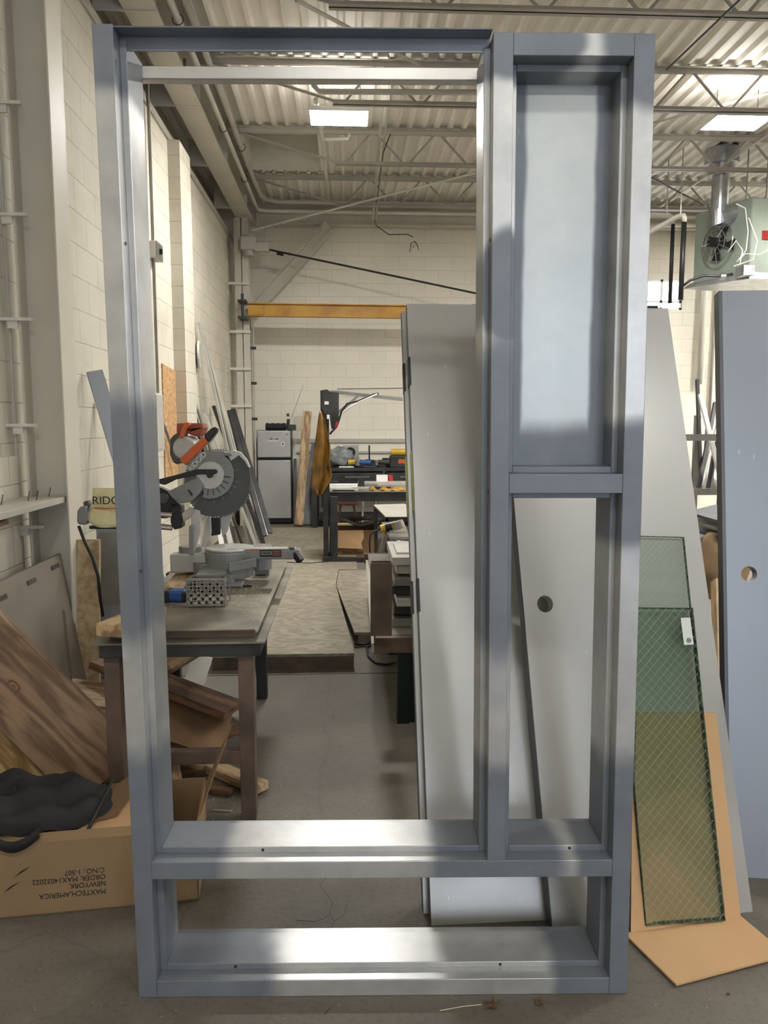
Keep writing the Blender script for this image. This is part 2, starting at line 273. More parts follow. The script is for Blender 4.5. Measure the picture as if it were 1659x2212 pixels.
# ------------------------------------------------------------------ mesh building
class MB:
    def __init__(s): s.v = []; s.f = []; s.m = []; s.c = 0
    def add(s, vs, fs):
        k = len(s.v); s.v += [V(p) for p in vs]
        for q in fs: s.f.append([k+i for i in q]); s.m.append(s.c)
        return s
    def hexa(s, a, b):   # a: 4 bottom pts (ccw), b: 4 top pts
        return s.add(list(a)+list(b), [(3, 2, 1, 0), (4, 5, 6, 7), (0, 1, 5, 4), (1, 2, 6, 5), (2, 3, 7, 6), (3, 0, 4, 7)])
    def box(s, x0, x1, y0, y1, z0, z1):
        return s.hexa([(x0, y0, z0), (x1, y0, z0), (x1, y1, z0), (x0, y1, z0)], [(x0, y0, z1), (x1, y0, z1), (x1, y1, z1), (x0, y1, z1)])
    def bar(s, a, b, w_, t, up=(0, 0, 1)):
        a, b = V(a), V(b); d = (b-a).normalized(); up = V(up); sd = d.cross(up)
        if sd.length < 1e-4: sd = d.cross(V((0, 1, 0)))
        sd.normalize(); n = sd.cross(d); sd = sd*w_/2; n = n*t/2
        q = lambda p: [p-sd-n, p+sd-n, p+sd+n, p-sd+n]
        return s.hexa(q(a), q(b))
    def cyl(s, a, b, r, n=14, r2=None, cap=True):
        a, b = V(a), V(b); d = (b-a).normalized(); x = d.orthogonal().normalized(); y = d.cross(x); r2 = r if r2 is None else r2
        A = [a+(x*math.cos(i*2*math.pi/n)+y*math.sin(i*2*math.pi/n))*r for i in range(n)]
        B = [b+(x*math.cos(i*2*math.pi/n)+y*math.sin(i*2*math.pi/n))*r2 for i in range(n)]
        fs = [(i, (i+1) % n, n+(i+1) % n, n+i) for i in range(n)]
        if cap: fs += [tuple(range(n-1, -1, -1)), tuple(range(n, 2*n))]
        return s.add(A+B, fs)
    def tube(s, pts, r, n=8):
        pts = [V(p) for p in pts]; rings = []
        x = None
        for i, p in enumerate(pts):
            d = (pts[min(i+1, len(pts)-1)]-pts[max(i-1, 0)]).normalized()
            x = (x - d*x.dot(d)) if x is not None else d.orthogonal()
            if x.length < 1e-5: x = d.orthogonal()
            x.normalize(); y = d.cross(x)
            rings.append([p+(x*math.cos(k*2*math.pi/n)+y*math.sin(k*2*math.pi/n))*r for k in range(n)])
        vs = [q for R in rings for q in R]; fs = []
        for i in range(len(pts)-1):
            for k in range(n): fs.append((i*n+k, i*n+(k+1) % n, (i+1)*n+(k+1) % n, (i+1)*n+k))
        fs += [tuple(range(n-1, -1, -1)), tuple((len(pts)-1)*n+k for k in range(n))]
        return s.add(vs, fs)
    def prism(s, pts, off):
        pts = [V(p) for p in pts]; off = V(off); n = len(pts)
        fs = [tuple(range(n)), tuple(range(2*n-1, n-1, -1))]+[(i, n+i, n+(i+1) % n, (i+1) % n) for i in range(n)]
        return s.add(pts+[p+off for p in pts], fs)
    def grid(s, fn, nu, nv, thick=None):
        vs = [V(fn(i/nu, j/nv)) for j in range(nv+1) for i in range(nu+1)]
        fs = [(j*(nu+1)+i, j*(nu+1)+i+1, (j+1)*(nu+1)+i+1, (j+1)*(nu+1)+i) for j in range(nv) for i in range(nu)]
        return s.add(vs, fs)
    def disc(s, c, nrm, r0, r1, n=32, th=.002):   # flat ring with thickness
        c = V(c); nrm = V(nrm).normalized(); x = nrm.orthogonal().normalized(); y = nrm.cross(x)
        R = lambda r, k, o: c+nrm*o+(x*math.cos(k*2*math.pi/n)+y*math.sin(k*2*math.pi/n))*r
        vs = []
        for k in range(n): vs += [R(r0, k, 0), R(r1, k, 0), R(r1, k, th), R(r0, k, th)]
        fs = []
        for k in range(n):
            a, b = 4*k, 4*((k+1) % n)
            fs += [(a, a+1, b+1, b), (a+1, a+2, b+2, b+1), (a+2, a+3, b+3, b+2), (a+3, a, b, b+3)]
        return s.add(vs, fs)
def link(name, me, mats, bevel=0, smooth=False, mods=()):
    o = bpy.data.objects.new(name, me); COL.objects.link(o)
    for m_ in (mats if isinstance(mats, (list, tuple)) else [mats]): me.materials.append(m_)
    if bevel:
        b = o.modifiers.new('bevel', 'BEVEL'); b.width = bevel; b.segments = 2; b.limit_method = 'ANGLE'; b.angle_limit = math.radians(40); b.harden_normals = False
    if smooth:
        for p in me.polygons: p.use_smooth = True
    for k, a in mods:
        md = o.modifiers.new(k.lower(), k)
        for x, y in a.items(): setattr(md, x, y)
    return o
def finish(mb, off, fixn=True):
    me = bpy.data.meshes.new('mesh'); me.from_pydata([p-off for p in mb.v], [], mb.f)
    for i, p in enumerate(me.polygons): p.material_index = mb.m[i]
    if fixn:
        bm = bmesh.new(); bm.from_mesh(me); bmesh.ops.recalc_face_normals(bm, faces=bm.faces); bm.to_mesh(me); bm.free()
    return me
def world(o):
    p = V((0, 0, 0)); q = o
    while q is not None: p = p+q.location; q = q.parent
    return p
def tag(o, label, cat, group=None, kind=None):
    if label: o['label'] = label
    if cat: o['category'] = cat
    if group: o['group'] = group
    if kind: o['kind'] = kind
    return o
def one(name, mb, m_, label=None, cat=None, group=None, kind=None, **k):   # a thing that is one mesh (world coordinates)
    lo3 = V([min(p[i] for p in mb.v) for i in range(3)]); hi3 = V([max(p[i] for p in mb.v) for i in range(3)])
    off = V(((lo3.x+hi3.x)/2, (lo3.y+hi3.y)/2, lo3.z))
    o = link(name, finish(mb, off), m_, **k); o.location = off
    return tag(o, label, cat, group, kind)
def struct(name, mb, m_, **k):
    o = link(name, finish(mb, V((0, 0, 0))), m_, **k); o['kind'] = 'structure'; return o
def thing(name, label, cat, loc, group=None):
    o = bpy.data.objects.new(name, None); COL.objects.link(o); o.location = V(loc); o.empty_display_size = .1
    return tag(o, label, cat, group)
def part(name, mb, m_, parent, local=False, label=None, **k):
    off = V((0, 0, 0)) if local else world(parent)
    o = link(name, finish(mb, off), m_, **k); o.parent = parent
    if label: o['label'] = label
    return o
def board(name, a, b, wdt, t, up, m_, parent=None, label=None, cat=None, group=None, bevel=.002, holes=None):
    """board with its own axes: local X runs from a to b, local Z is its thickness"""
    a, b = V(a), V(b); x = (b-a).normalized(); up = V(up); y = up.cross(x).normalized(); z = x.cross(y); L = (b-a).length
    mb = MB().box(-L/2, L/2, -wdt/2, wdt/2, -t/2, t/2)
    o = link(name, finish(mb, V((0, 0, 0))), m_, bevel=bevel)
    R = Matrix((x, y, z)).transposed().to_4x4(); c = (a+b)/2
    if parent is not None: c = c-world(parent); o.parent = parent
    o.matrix_basis = Matrix.Translation(c) @ R
    return tag(o, label, cat, group)
def pxpoly(mb, pts, Y, th):     # polygon measured in the photograph, standing at depth Y with real thickness
    return mb.prism([at(x, y, Y) for x, y in pts], (0, th, 0))
def text(name, body, parent, loc, rot, size, m_, ext=.0006, spacing=1.0, align='LEFT', sx=1.0):
    cu = bpy.data.curves.new('text', 'FONT'); cu.body = body; cu.size = size; cu.extrude = ext; cu.align_x = align; cu.space_character = spacing
    o0 = bpy.data.objects.new('tmp', cu); COL.objects.link(o0); dg = bpy.context.evaluated_depsgraph_get()
    me = bpy.data.meshes.new_from_object(o0.evaluated_get(dg)); bpy.data.objects.remove(o0)
    me.materials.clear(); me.materials.append(m_)
    o = bpy.data.objects.new(name, me); COL.objects.link(o); o.parent = parent
    o.location = V(loc)-world(parent); o.rotation_euler = rot; o.scale = (sx, 1, 1)
    return o
def copy_tree(o, parent=None):
    c = o.copy(); COL.objects.link(c)
    if parent is not None: c.parent = parent
    for ch in list(o.children): copy_tree(ch, c)
    return c

# ------------------------------------------------------------------ setting
XL, XR, YB, YF, ZD = -1.69, 12.0, 12.1, -6.0, 4.80
struct('floor', MB().box(XL-.4, XR+.3, YF-.3, YB+.3, -.12, 0), M['floor'])
jy = fl(700, 1456).y
struct('trim_1', MB().box(XL, 6, jy-.006, jy+.006, 0, .0012), mat('dark joint filler', lin(40, 38, 34), .8, 0, .2))
wl = MB().box(XL-.3, XL, YF-.3, YB+.3, 0, 4.27).box(XL-.3, XL-.26, YF-.3, YB+.3, 4.27, ZD+.3)
wl.box(XL-.01, XL+.035, YF, 3.98, 0, 1.36)                          # thicker lower courses with a ledge
struct('wall_left', wl, M['wallL'])
struct('trim_2', MB().box(XL, XL+.02, YF, YB, 4.20, 4.272), M['paintgy'])
# end wall with the high window
wx0, wx1, wz0, wz1 = 4.2, 5.26, 3.29, 3.76
wb = MB().box(XL-.3, wx0, YB, YB+.3, 0, ZD+.3).box(wx1, XR+.3, YB, YB+.3, 0, ZD+.3).box(wx0, wx1, YB, YB+.3, 0, wz0).box(wx0, wx1, YB, YB+.3, wz1, ZD+.3)
struct('wall_back', wb, M['wallB'])
struct('wall_right', MB().box(XR, XR+.3, YF, YB+.3, 0, ZD+.3), M['wallL'])
wf = MB().box(XL-.3, .4, YF-.3, YF, 0, ZD+.3).box(4.0, XR+.3, YF-.3, YF, 0, ZD+.3).box(.4, 4.0, YF-.3, YF, 3.5, ZD+.3)
struct('wall_front', wf, M['wallL'])
wn = MB()
for x in (wx0, (wx0+wx1)/2+.18, wx1-.04): wn.box(x, x+.04, YB+.02, YB+.08, wz0, wz1)
for z in (wz0, 3.40, wz1-.04): wn.box(wx0, wx1, YB+.02, YB+.08, z, z+.035)
wo = struct('window_1', wn, M['white'])
pn = part('pane', MB().box(wx0, wx1, YB+.1, YB+.11, wz0, wz1), M['sky'], wo, local=True)
# ribbed roof deck, left open over the roof hatch
hx0, hx1, hy0, hy1 = -1.2, -.28, 9.25, 10.5
dk = MB()
def ribs(x0, x1, y0, y1):
    n = int(round((x1-x0)/.152)); p = []
    for i in range(n):
        a = x0+i*.152
        p += [(a, ZD), (a+.022, ZD+.038), (a+.098, ZD+.038), (a+.12, ZD), (a+.152, ZD)]
    vs = [V((x, y0, z)) for x, z in p]+[V((x, y1, z)) for x, z in p]; k = len(p)
    dk.add(vs, [(i, i+1, k+i+1, k+i) for i in range(k-1)])
hx0 = XL-.3+.152*5; hx1 = XL-.3+.152*11
ribs(XL-.3, hx0, YF-.3, YB+.3); ribs(hx1, XR+.3, YF-.3, YB+.3)
ribs(hx0, hx1, YF-.3, hy0); ribs(hx0, hx1, hy1, YB+.3)
struct('ceiling', dk, M['deck'])
hc = MB().box(hx0-.05, hx0, hy0, hy1, ZD, ZD+.7).box(hx1, hx1+.05, hy0, hy1, ZD, ZD+.7).box(hx0, hx1, hy1, hy1+.05, ZD, ZD+.7).box(hx0, hx1, hy0-.05, hy0, ZD, ZD+.7).box(hx0-.05, hx1+.05, hy0-.05, hy1+.05, ZD+.7, ZD+.74)
struct('trim_3', hc, M['bldg'])
struct('trim_4', MB().box(XL-.4, XR+.4, YF-.4, YB+.4, ZD+.8, ZD+.85), M['bldg'])

# ------------------------------------------------------------------ roof steel
def joist_mb(x0, x1, ph):
    zt, zb = ZD-.012, ZD-.39
    tc_ = MB().box(x0, x1, -.055, -.006, zt-.006, zt).box(x0, x1, .006, .055, zt-.006, zt).box(x0, x1, -.012, -.006, zt-.05, zt).box(x0, x1, .006, .012, zt-.05, zt)
    bc = MB().box(x0+1.25, x1, -.045, -.006, zb, zb+.006).box(x0+1.25, x1, .006, .045, zb, zb+.006).box(x0+1.25, x1, -.012, -.006, zb, zb+.04).box(x0+1.25, x1, .006, .012, zb, zb+.04)
    wbm = MB(); s = .36
    wbm.cyl((x0+.12, 0, zt-.03), (x0+1.3, 0, zb+.02), .014, 8)
    x = x0+1.3; top = False; k = 0
    while x < x1-s:
        g = .055
        if k % 2 == 0: wbm.cyl((x+g, 0, zb+.02), (x+s, 0, zt-.02), .0125, 6)
        else: wbm.cyl((x+g*.6, 0, zt-.02), (x+s, 0, zb+.02), .0125, 6)
        x += s; k += 1
    return tc_, bc, wbm
ja, jb, jc = joist_mb(-1.36, 8.0, 0)
r0 = thing('bar_joist', 'open web roof joist crossing at the top edge of the picture, nearest the camera', 'roof joist', (0, 5.75, 0), 'roof joists')
part('top_chord', ja, M['paintgy'], r0, True); part('bottom_chord', jb, M['joist'], r0, True); part('web_rod', jc, M['joist'], r0, True, label='zigzag round rods between the chords')
jl = {7.4: 'open web roof joist passing just above the bright ceiling lights', 9.05: 'open web roof joist behind the ceiling lights, in front of the roof hatch',
      10.7: 'open web roof joist farthest back, nearest the end wall', 4.1: None, 2.45: None, .8: None}
for y_, l_ in jl.items():
    if l_ is None: continue
    c_ = copy_tree(r0); c_.location.y = y_; c_['label'] = l_
for y_ in (4.1, 2.45, .8, -.85, -2.5, -4.15):
    c_ = copy_tree(r0); c_.location.y = y_; c_['label'] = 'open web roof joist overhead, outside the picture toward the camera'
# left runway beam along the side wall
def ibeam(mb, a, b, h, wd, tf=.012, tw=.009, up=(0, 0, 1)):
    a, b = V(a), V(b); up = V(up).normalized(); o = up*(h/2-tf/2)
    mb.bar(a+o, b+o, wd, tf, up); mb.bar(a-o, b-o, wd, tf, up); mb.bar(a, b, tw, h-2*tf, up)
    return mb
BX, BZ = -1.455, 4.45
t = thing('steel_beam', 'long cream painted steel I-beam running along the top of the left wall', 'beam', (BX, 3, BZ))
part('beam', ibeam(MB(), (BX, YF+.1, BZ+.15), (BX, 11.85, BZ+.15), .30, .235), M['paint'], t)
st = [ax(352, 228, -1.35).y, ax(425, 358, -1.35).y, ax(470, 450, -1.35).y, ax(262, 22, -1.35).y]
zs = 0
for px_, py_ in ((380, 228), (452, 358), (498, 449), (280, 22)):
    q = fl(px_, py_, BZ)
    part('stiffener', MB().box(XL-.1, BX+.112, q.y-.005, q.y+.005, BZ-.008, BZ+.29), M['paintlt'], t)
t = thing('cross_beam', 'cream painted steel beam across the top of the end wall', 'beam', (3, 11.9, BZ))
part('beam', ibeam(MB(), (BX+.13, 11.93, BZ+.11), (11.6, 11.93, BZ+.11), .20, .14), M['paint'], t)

# near column
t = thing('steel_column', 'cream painted steel column close to the left wall, left of the big frame', 'column', (-1.51, 4.05, 0))
cb = MB().box(-1.612, -1.602, 3.95, 4.15, 0, BZ).box(-1.602, -1.42, 4.045, 4.055, 0, BZ).box(-1.42, -1.41, 3.95, 4.15, 0, BZ)
part('column', cb, M['paint'], t, bevel=.002)
for py_ in (225, 465, 690, 918, 1137):
    z_ = at(92, py_, 3.95).z
    part('wall_tie', MB().box(XL-.0, -1.54, 3.925, 3.95, z_-.009, z_+.006).box(-1.66, -1.61, 3.935, 3.95, z_-.045, z_-.006), M['paintlt'], t)
part('conduit', MB().cyl((-1.665, 3.97, 1.2), (-1.665, 3.97, BZ), .008, 8), M['paintgy'], t)
# masonry beside the column
struct('trim_5', MB().box(XL, XL+.115, 7.75, 8.25, 0, 4.20), M['wallL'])
# far corner column
t = thing('corner_column', 'cream painted steel column in the far left corner with small cross straps', 'column', (-1.48, 11.6, 0))
part('column', MB().box(-1.60, -1.40, 11.5, 11.512, 0, BZ).box(-1.60, -1.40, 11.69, 11.7, 0, BZ).box(-1.505, -1.495, 11.5, 11.7, 0, BZ), M['paint'], t)
for py_ in (613, 717, 797, 877):
    z_ = at(530, py_, 11.5).z
    part('strap', MB().box(XL, -1.39, 11.46, 11.5, z_-.018, z_+.018), M['paintlt'], t)
cdm = MB().cyl((-1.36, 11.55, .2), (-1.36, 11.55, 3.0), .011, 8)
cn = part('conduit', cdm, M['paintgy'], t)
for py_ in (752, 828, 905):
    z_ = at(549, py_, 11.55).z; part('clip', MB().box(-1.40, -1.32, 11.53, 11.56, z_-.02, z_+.02), M['darksteel'], cn)
# pipes along the beam
def pipe(name, pts, r, m_, label, cat='pipe', group=None, hang=()):
    t = thing(name, label, cat, V(pts[0])); part('pipe', MB().tube(pts, r, 12), m_, t, smooth=True)
    for h in hang:
        part('hanger', MB().tube([V(h)+V((r*1.5*math.cos(a), 0, r*1.5*math.sin(a))) for a in [i*math.pi/6 for i in range(-1, 13)]], .004, 6), M['darksteel'], t)
    return t
pipe('sprinkler_pipe', [(-1.285, YF+.2, 4.62), (-1.285, 11.6, 4.62), (-1.26, 11.72, 4.62), (-1.15, 11.78, 4.62), (7.5, 11.78, 4.60)], .028, M['paintlt'], 'pale pipe running beside the left roof beam and turning along the end wall',
     hang=[(-1.285, y_, 4.62) for y_ in (6.4, 8.6, 10.3)])
pipe('drain_pipe', [(-1.20, YF+.2, 4.70), (-1.20, 11.2, 4.70), (-1.12, 11.45, 4.69), (-.95, 11.55, 4.69), (7.5, 11.55, 4.67)], .03, M['paintgy'], 'grey pipe running just under the roof deck beside the paler pipe',
     hang=[(-1.20, y_, 4.70) for y_ in (6.9, 7.6, 9.4)])
# branch pipe in the middle of the ceiling
p1, p2, p3, p4 = at(668, 148, 7.2), at(678, 185, 7.2), at(690, 198, 7.2), at(1100, 200, 7.2)
pipe('branch_pipe', [p1, p2, p3, p4], .024, M['paintgy'], 'grey pipe with an elbow hanging above the left ceiling light')
a_, b_ = at(692, 265, 8.1), at(710, 430, 11.3)
pipe('gas_pipe', [at(682, 215, 7.4), a_, at(697, 305, 8.8), b_], .02, M['paintlt'], 'thin pale pipe running back under the joists left of the ceiling light')
pipe('stub_pipe', [at(697, 302, 8.8), at(752, 300, 8.8), at(755, 290, 8.8)], .017, M['paintlt'], 'short pale side pipe with a raised end behind the left ceiling light')
for (xa, ya, Ya, xb, yb, Yb, l_) in ((845, 60, 5.8, 805, 470, 11.7, 'long square conduit running front to back under the joists'),):
    t = thing('joist_bridging', 'pair of thin pale bridging rails running front to back under the joists', 'rail', at(xa, ya, Ya))
    part('rail', MB().bar(at(832, 150, 7.4), at(806, 475, 11.6), .03, .03), M['paintgy'], t)
    part('rail', MB().bar(at(846, 150, 7.4), at(812, 475, 11.6), .02, .02), M['paintgy'], t)
# diagonal rods under the deck
def rod(name, a, b, r, m_, label, cat='rod', group=None): return one(name, MB().cyl(a, b, r, 8), m_, label, cat, group)
rod('tie_rod', at(640, 0, 5.2), at(1040, 212, 9.0), .014, M['paintgy'], 'grey diagonal tie rod falling to the right across the top centre of the roof')
rod('tie_rod', at(545, 497, 11.3), at(1120, 350, 9.5), .014, M['paintlt'], 'pale diagonal tie rod rising to the right from the far left roof corner')
rod('tie_rod', at(1405, 267, 8.6), at(1700, 190, 7.2), .014, M['paintgy'], 'grey diagonal tie rod in front of the right ceiling light')
rod('tie_rod', at(1408, 385, 9.6), at(1545, 455, 11.7), .012, M['darksteel'], 'dark tie rod falling to the right beside the flue pipe')
rod('tie_rod', at(1440, 150, 6.8), at(1640, -40, 5.0), .008, M['black'], 'black cable rising to the right at the top right of the roof', 'cable')
rod('tie_rod', at(1415, 455, 11.2), at(1700, 265, 8.2), .012, M['paintlt'], 'pale diagonal rod rising to the right between the flue and heater')
# black hanging wire
one('hanging_wire', MB().tube([at(843, 290, 8.8), at(828, 330, 9), at(808, 470, 11.5), at(812, 487, 11.75), at(840, 507, 11.9), at(880, 506, 11.95), at(892, 512, 12.0)], .006, 6), M['cable'], 'thin black wire drooping from the joists onto the end wall', 'wire')
one('wire_tangle', MB().tube([at(885, 545, 12.094), at(888, 525, 12.094), at(896, 521, 12.094), at(902, 530, 12.094), at(905, 540, 12.094), at(898, 522, 12.094), at(892, 535, 12.094)], .005, 6), M['darksteel'], 'small tangle of wire fixed high on the end wall', 'wire')

# ceiling lights
def fixture():
    t = thing('ceiling_light', 'bright rectangular LED ceiling light above the door opening, left of the two', 'ceiling light', (0, 0, 0), 'ceiling lights')
    hs = MB().box(-.28, .28, -.19, .19, .012, .03).box(-.28, -.27, -.19, .19, -.012, .012).box(.27, .28, -.19, .19, -.012, .012).box(-.27, .27, -.19, -.18, -.012, .012).box(-.27, .27, .18, .19, -.012, .012)
    part('housing', hs, M['white'], t, True)
    part('diffuser', MB().box(-.268, .268, -.178, .178, -.008, .010), M['led'], t, True)
    part('ceiling_fill', MB().box(-.25, .25, -.16, .16, .031, .036), M['up'], t, True)  # added glowing slab on top of each fixture, lifts the ceiling brightness
    for s in (-1, 1): part('hanger', MB().cyl((s*.2, 0, .03), (s*.2, 0, .30), .003, 6), M['darksteel'], t, True)
    return t
lt = fixture(); lt.location = (-.056, 7.665, 4.40)
c_ = copy_tree(lt); c_.location = (3.76, 7.60, 4.40); c_['label'] = 'bright rectangular LED ceiling light near the right edge, above the heater'
near_mesh = None
for x_, y_ in ((3.76, 3.35), (-.056, -1.0), (3.76, -1.0), (7.6, 7.6), (7.6, 3.35), (7.6, -1.0), (1.8, -4.2), (9, 10.3), (6.6, 9.9), (11, 7.6), (11, 3.35), (6, 5.2)):  # unseen fixtures; beyond the regular grid, more are added for even ambient light
    c_ = copy_tree(lt); c_.location = (x_, y_, 4.40); c_['label'] = 'unseen rectangular LED ceiling light outside the picture, there for fill light'
    if y_ < 5:
        for ch in c_.children:
            if ch.name.startswith('diffuser'):
                if near_mesh is None: near_mesh = ch.data.copy(); near_mesh.materials[0] = M['led_near']
                ch.data = near_mesh

# end wall details ------------------------------------------------------------
one('diagonal_brace', ibeam(MB(), at(548, 672, 11.85), at(712, 487, 11.85), .16, .14, up=(-1, 0, 1)), M['paint'], 'cream painted diagonal steel brace in the far left corner above the yellow beam', 'brace')
t = thing('jib_crane', 'yellow jib crane beam held by a black tension rod in the far left corner', 'crane', (-1.45, 11.35, 3.1))
b0, b1 = at(536, 669, 11.3), at(536, 669, 11.3)+V((4.1, 0, -.03))
part('boom', ibeam(MB(), b0, b1, .185, .10, .014, .02), M['yellow'], t)
part('end_plate', MB().bar(at(536, 670, 11.24), at(568, 670, 11.24), .012, .13), M['yellow'], t)
part('hinge_bracket', MB().box(-1.53, -1.41, 11.22, 11.5, b0.z-.13, b0.z-.10).box(-1.53, -1.41, 11.22, 11.5, b0.z+.10, b0.z+.13).cyl((-1.47, 11.28, b0.z-.16), (-1.47, 11.28, b0.z+.22), .02), M['darksteel'], t)
q0 = at(552, 528, 11.4)
part('tension_rod', MB().cyl(at(575, 538, 11.35), b1+V((0, 0, .12)), .014, 8).cyl(at(598, 546, 11.35), at(612, 550, 11.35), .026, 8), M['cable'], t, label='long black tension rod')
part('clevis', MB().box(q0.x-.2, q0.x+.02, 11.3, 11.5, q0.z-.09, q0.z+.09).box(q0.x, q0.x+.2, 11.32, 11.35, q0.z-.11, q0.z+.02).box(q0.x, q0.x+.2, 11.38, 11.41, q0.z-.11, q0.z+.02).cyl((q0.x-.1, 11.4, q0.z-.16), (q0.x-.1, 11.4, q0.z+.13), .07), M['paintgy'], t, bevel=.008)
z_ = at(700, 952, YB).z
for py_, h in ((952, .03), (977, .016)):
    one('wall_rail', MB().box(-.78, 3.2, YB-.03, YB, at(700, py_, YB).z-h, at(700, py_, YB).z+h), M['paintgy'], 'grey horizontal rail along the end wall, '+('upper of two' if h == .03 else 'lower of two'), 'rail')

# side wall details -----------------------------------------------------------
cx = XL+.032; cy = cx/((318-750)/F)
cpts = [at(365, 122, 6.9)+V((0, 0, 0)), at(365, 148, 6.7), ]
top = ax(318, 152, cx)
cp = [V((BX+.1, top.y+.05, top.z+.12)), V((BX+.1, top.y+.05, top.z+.03)), V((BX+.06, top.y+.03, top.z)), V((cx+.05, top.y, top.z)), V((cx, top.y, top.z-.04)), V((cx, top.y, 1.75)), V((cx+.0, top.y+.12, 1.55)), V((cx+.03, top.y+.55, 1.15))]
t = thing('wall_conduit', 'thin metal conduit running down the left wall behind the door opening', 'conduit', cp[-1])
part('pipe', MB().tube(cp, .013, 10), M['rail'], t, smooth=True)
jb_ = ax(331, 541, cx); zj = jb_.z
t = thing('junction_box', 'small white switch box mounted on the conduit of the left wall', 'switch box', (XL, top.y, zj-.1))
part('box', MB().box(XL, XL+.07, top.y-.06, top.y+.16, zj-.07, zj+.07), M['paintlt'], t, bevel=.006)
part('cover', MB().box(XL+.07, XL+.078, top.y-.06, top.y+.16, zj-.07, zj+.07), M['rail'], t)
part('toggle', MB().box(XL+.078, XL+.1, top.y+.03, top.y+.06, zj-.02, zj+.02), M['black'], t)
oa, ob = ax(347, 785, XL).y, ax(392, 810, XL).y
o_ = one('strand_board', MB().hexa([(XL+.002, oa, 1.0), (XL+.012, oa, 1.0), (XL+.012, ob, 1.0), (XL+.002, ob, 1.0)], [(XL+.002, oa+.02, ax(347, 785, XL).z), (XL+.012, oa+.02, ax(347, 785, XL).z), (XL+.012, ob, ax(392, 810, XL).z), (XL+.002, ob, ax(392, 810, XL).z)]), M['osb'], 'tan strand board sheet fixed to the left wall behind the saw', 'board')
t = thing('breaker_box', 'narrow grey electrical box on the left wall beside the strand board', 'electrical box', (XL, 6.7, 1.2))
ea = ax(330, 860, XL); part('box', MB().box(XL, XL+.08, 6.62, 6.9, 1.28, 1.78), M['paintlt'], t, bevel=.004); part('door', MB().box(XL+.08, XL+.088, 6.64, 6.88, 1.3, 1.76), M['paintgy'], t)
dc = ax(428, 766, XL+.03); t = thing('wall_disc', 'round black and white disc hanging on the left wall beyond the masonry pilaster', 'disc', dc)
part('rim', MB().disc(dc, (1, .12, 0), .125, .15, 32, .02), M['white'], t); part('plate', MB().cyl(dc, dc+V((.012, 0, 0)), .125, 32), M['paintlt'], t)
part('back_plate', MB().cyl(dc+V((-.02, -.18, 0)), dc+V((-.01, -.18, 0)), .14, 28), M['black'], t)

# leaning stock by the left wall ------------------------------------------------
def lean(px0, py0, pxf, pyf, wdt, t_, m_, label, Xtop=XL+.05, group='metal lengths leaning on the left wall', name='metal_bar', Y0=None):
    a = fl(pxf, pyf); a.x = max(a.x, XL+.2); b = ax(px0, py0, Xtop)
    return board(name, a+V((0, 0, t_*.3)), b, wdt, t_, (1, -.2, .3), m_, None, label, 'metal bar', group, bevel=.001)
LN = [(430, 697, 540, 1190, .032, .03, 'raillt', 'tallest pale bar leaning on the left wall, outermost left'),
      (434, 712, 549, 1190, .03, .03, 'rail', 'tall grey bar leaning on the left wall, second in the tall bundle'),
      (439, 728, 558, 1188, .03, .03, 'raillt', 'tall pale bar leaning on the left wall, third in the tall bundle'),
      (444, 745, 567, 1186, .03, .03, 'raillt', 'tall pale bar leaning on the left wall, right side of the tall bundle'),
      (398, 845, 500, 1180, .045, .04, 'darksteel', 'dark channel leaning beside the strand board, left of three'),
      (406, 842, 512, 1180, .03, .03, 'raillt', 'bright bar between the dark channels beside the strand board'),
      (412, 846, 524, 1180, .04, .03, 'rail', 'grey channel leaning beside the strand board, right of three'),
      (441, 893, 562, 1202, .03, .03, 'raillt', 'short bright bar leaning behind the saw head'),
      (462, 878, 578, 1202, .05, .04, 'darksteel', 'dark angle leaning behind the saw blade')]
for l_ in LN: lean(l_[0], l_[1], l_[2], l_[3], l_[4], l_[5], M[l_[6]], l_[7])
for k, (x0_, y0_, x1_, y1_, mm, wd_, l_) in enumerate(((493, 887, 572, 1166, 'darksteel', .065, 'dark steel channel leaning by the corner column, front one'), (503, 884, 584, 1160, 'darksteel', .065, 'dark steel channel leaning by the corner column, back one'), (499, 892, 577, 1165, 'raillt', .02, 'thin bright strip lying on the dark channels by the corner column'))):
    a = fl(x1_, y1_); b = at(x0_, y0_, a.y+.8); b.x = max(b.x, XL+.06)
    board('steel_channel', a+V((0, 0, .05)), b, wd_, .035, (.6, -1, .3), M[mm], None, l_, 'metal channel', 'channels by the corner column', bevel=.002)
for k, (x0_, y0_, x1_, y1_, mm, l_) in enumerate(((466, 1105, 490, 1180, 'white', 'short white offcut standing behind the saw fence, left'), (480, 1095, 512, 1180, 'raillt', 'short bright offcut standing behind the saw fence, right'))):
    a = fl(x1_, y1_+60); b = at(x0_, y0_, a.y+.3)
    board('offcut', a+V((0, 0, .02)), b, .05, .03, (.3, -1, .3), M[mm], None, l_, 'metal offcut', bevel=.001)

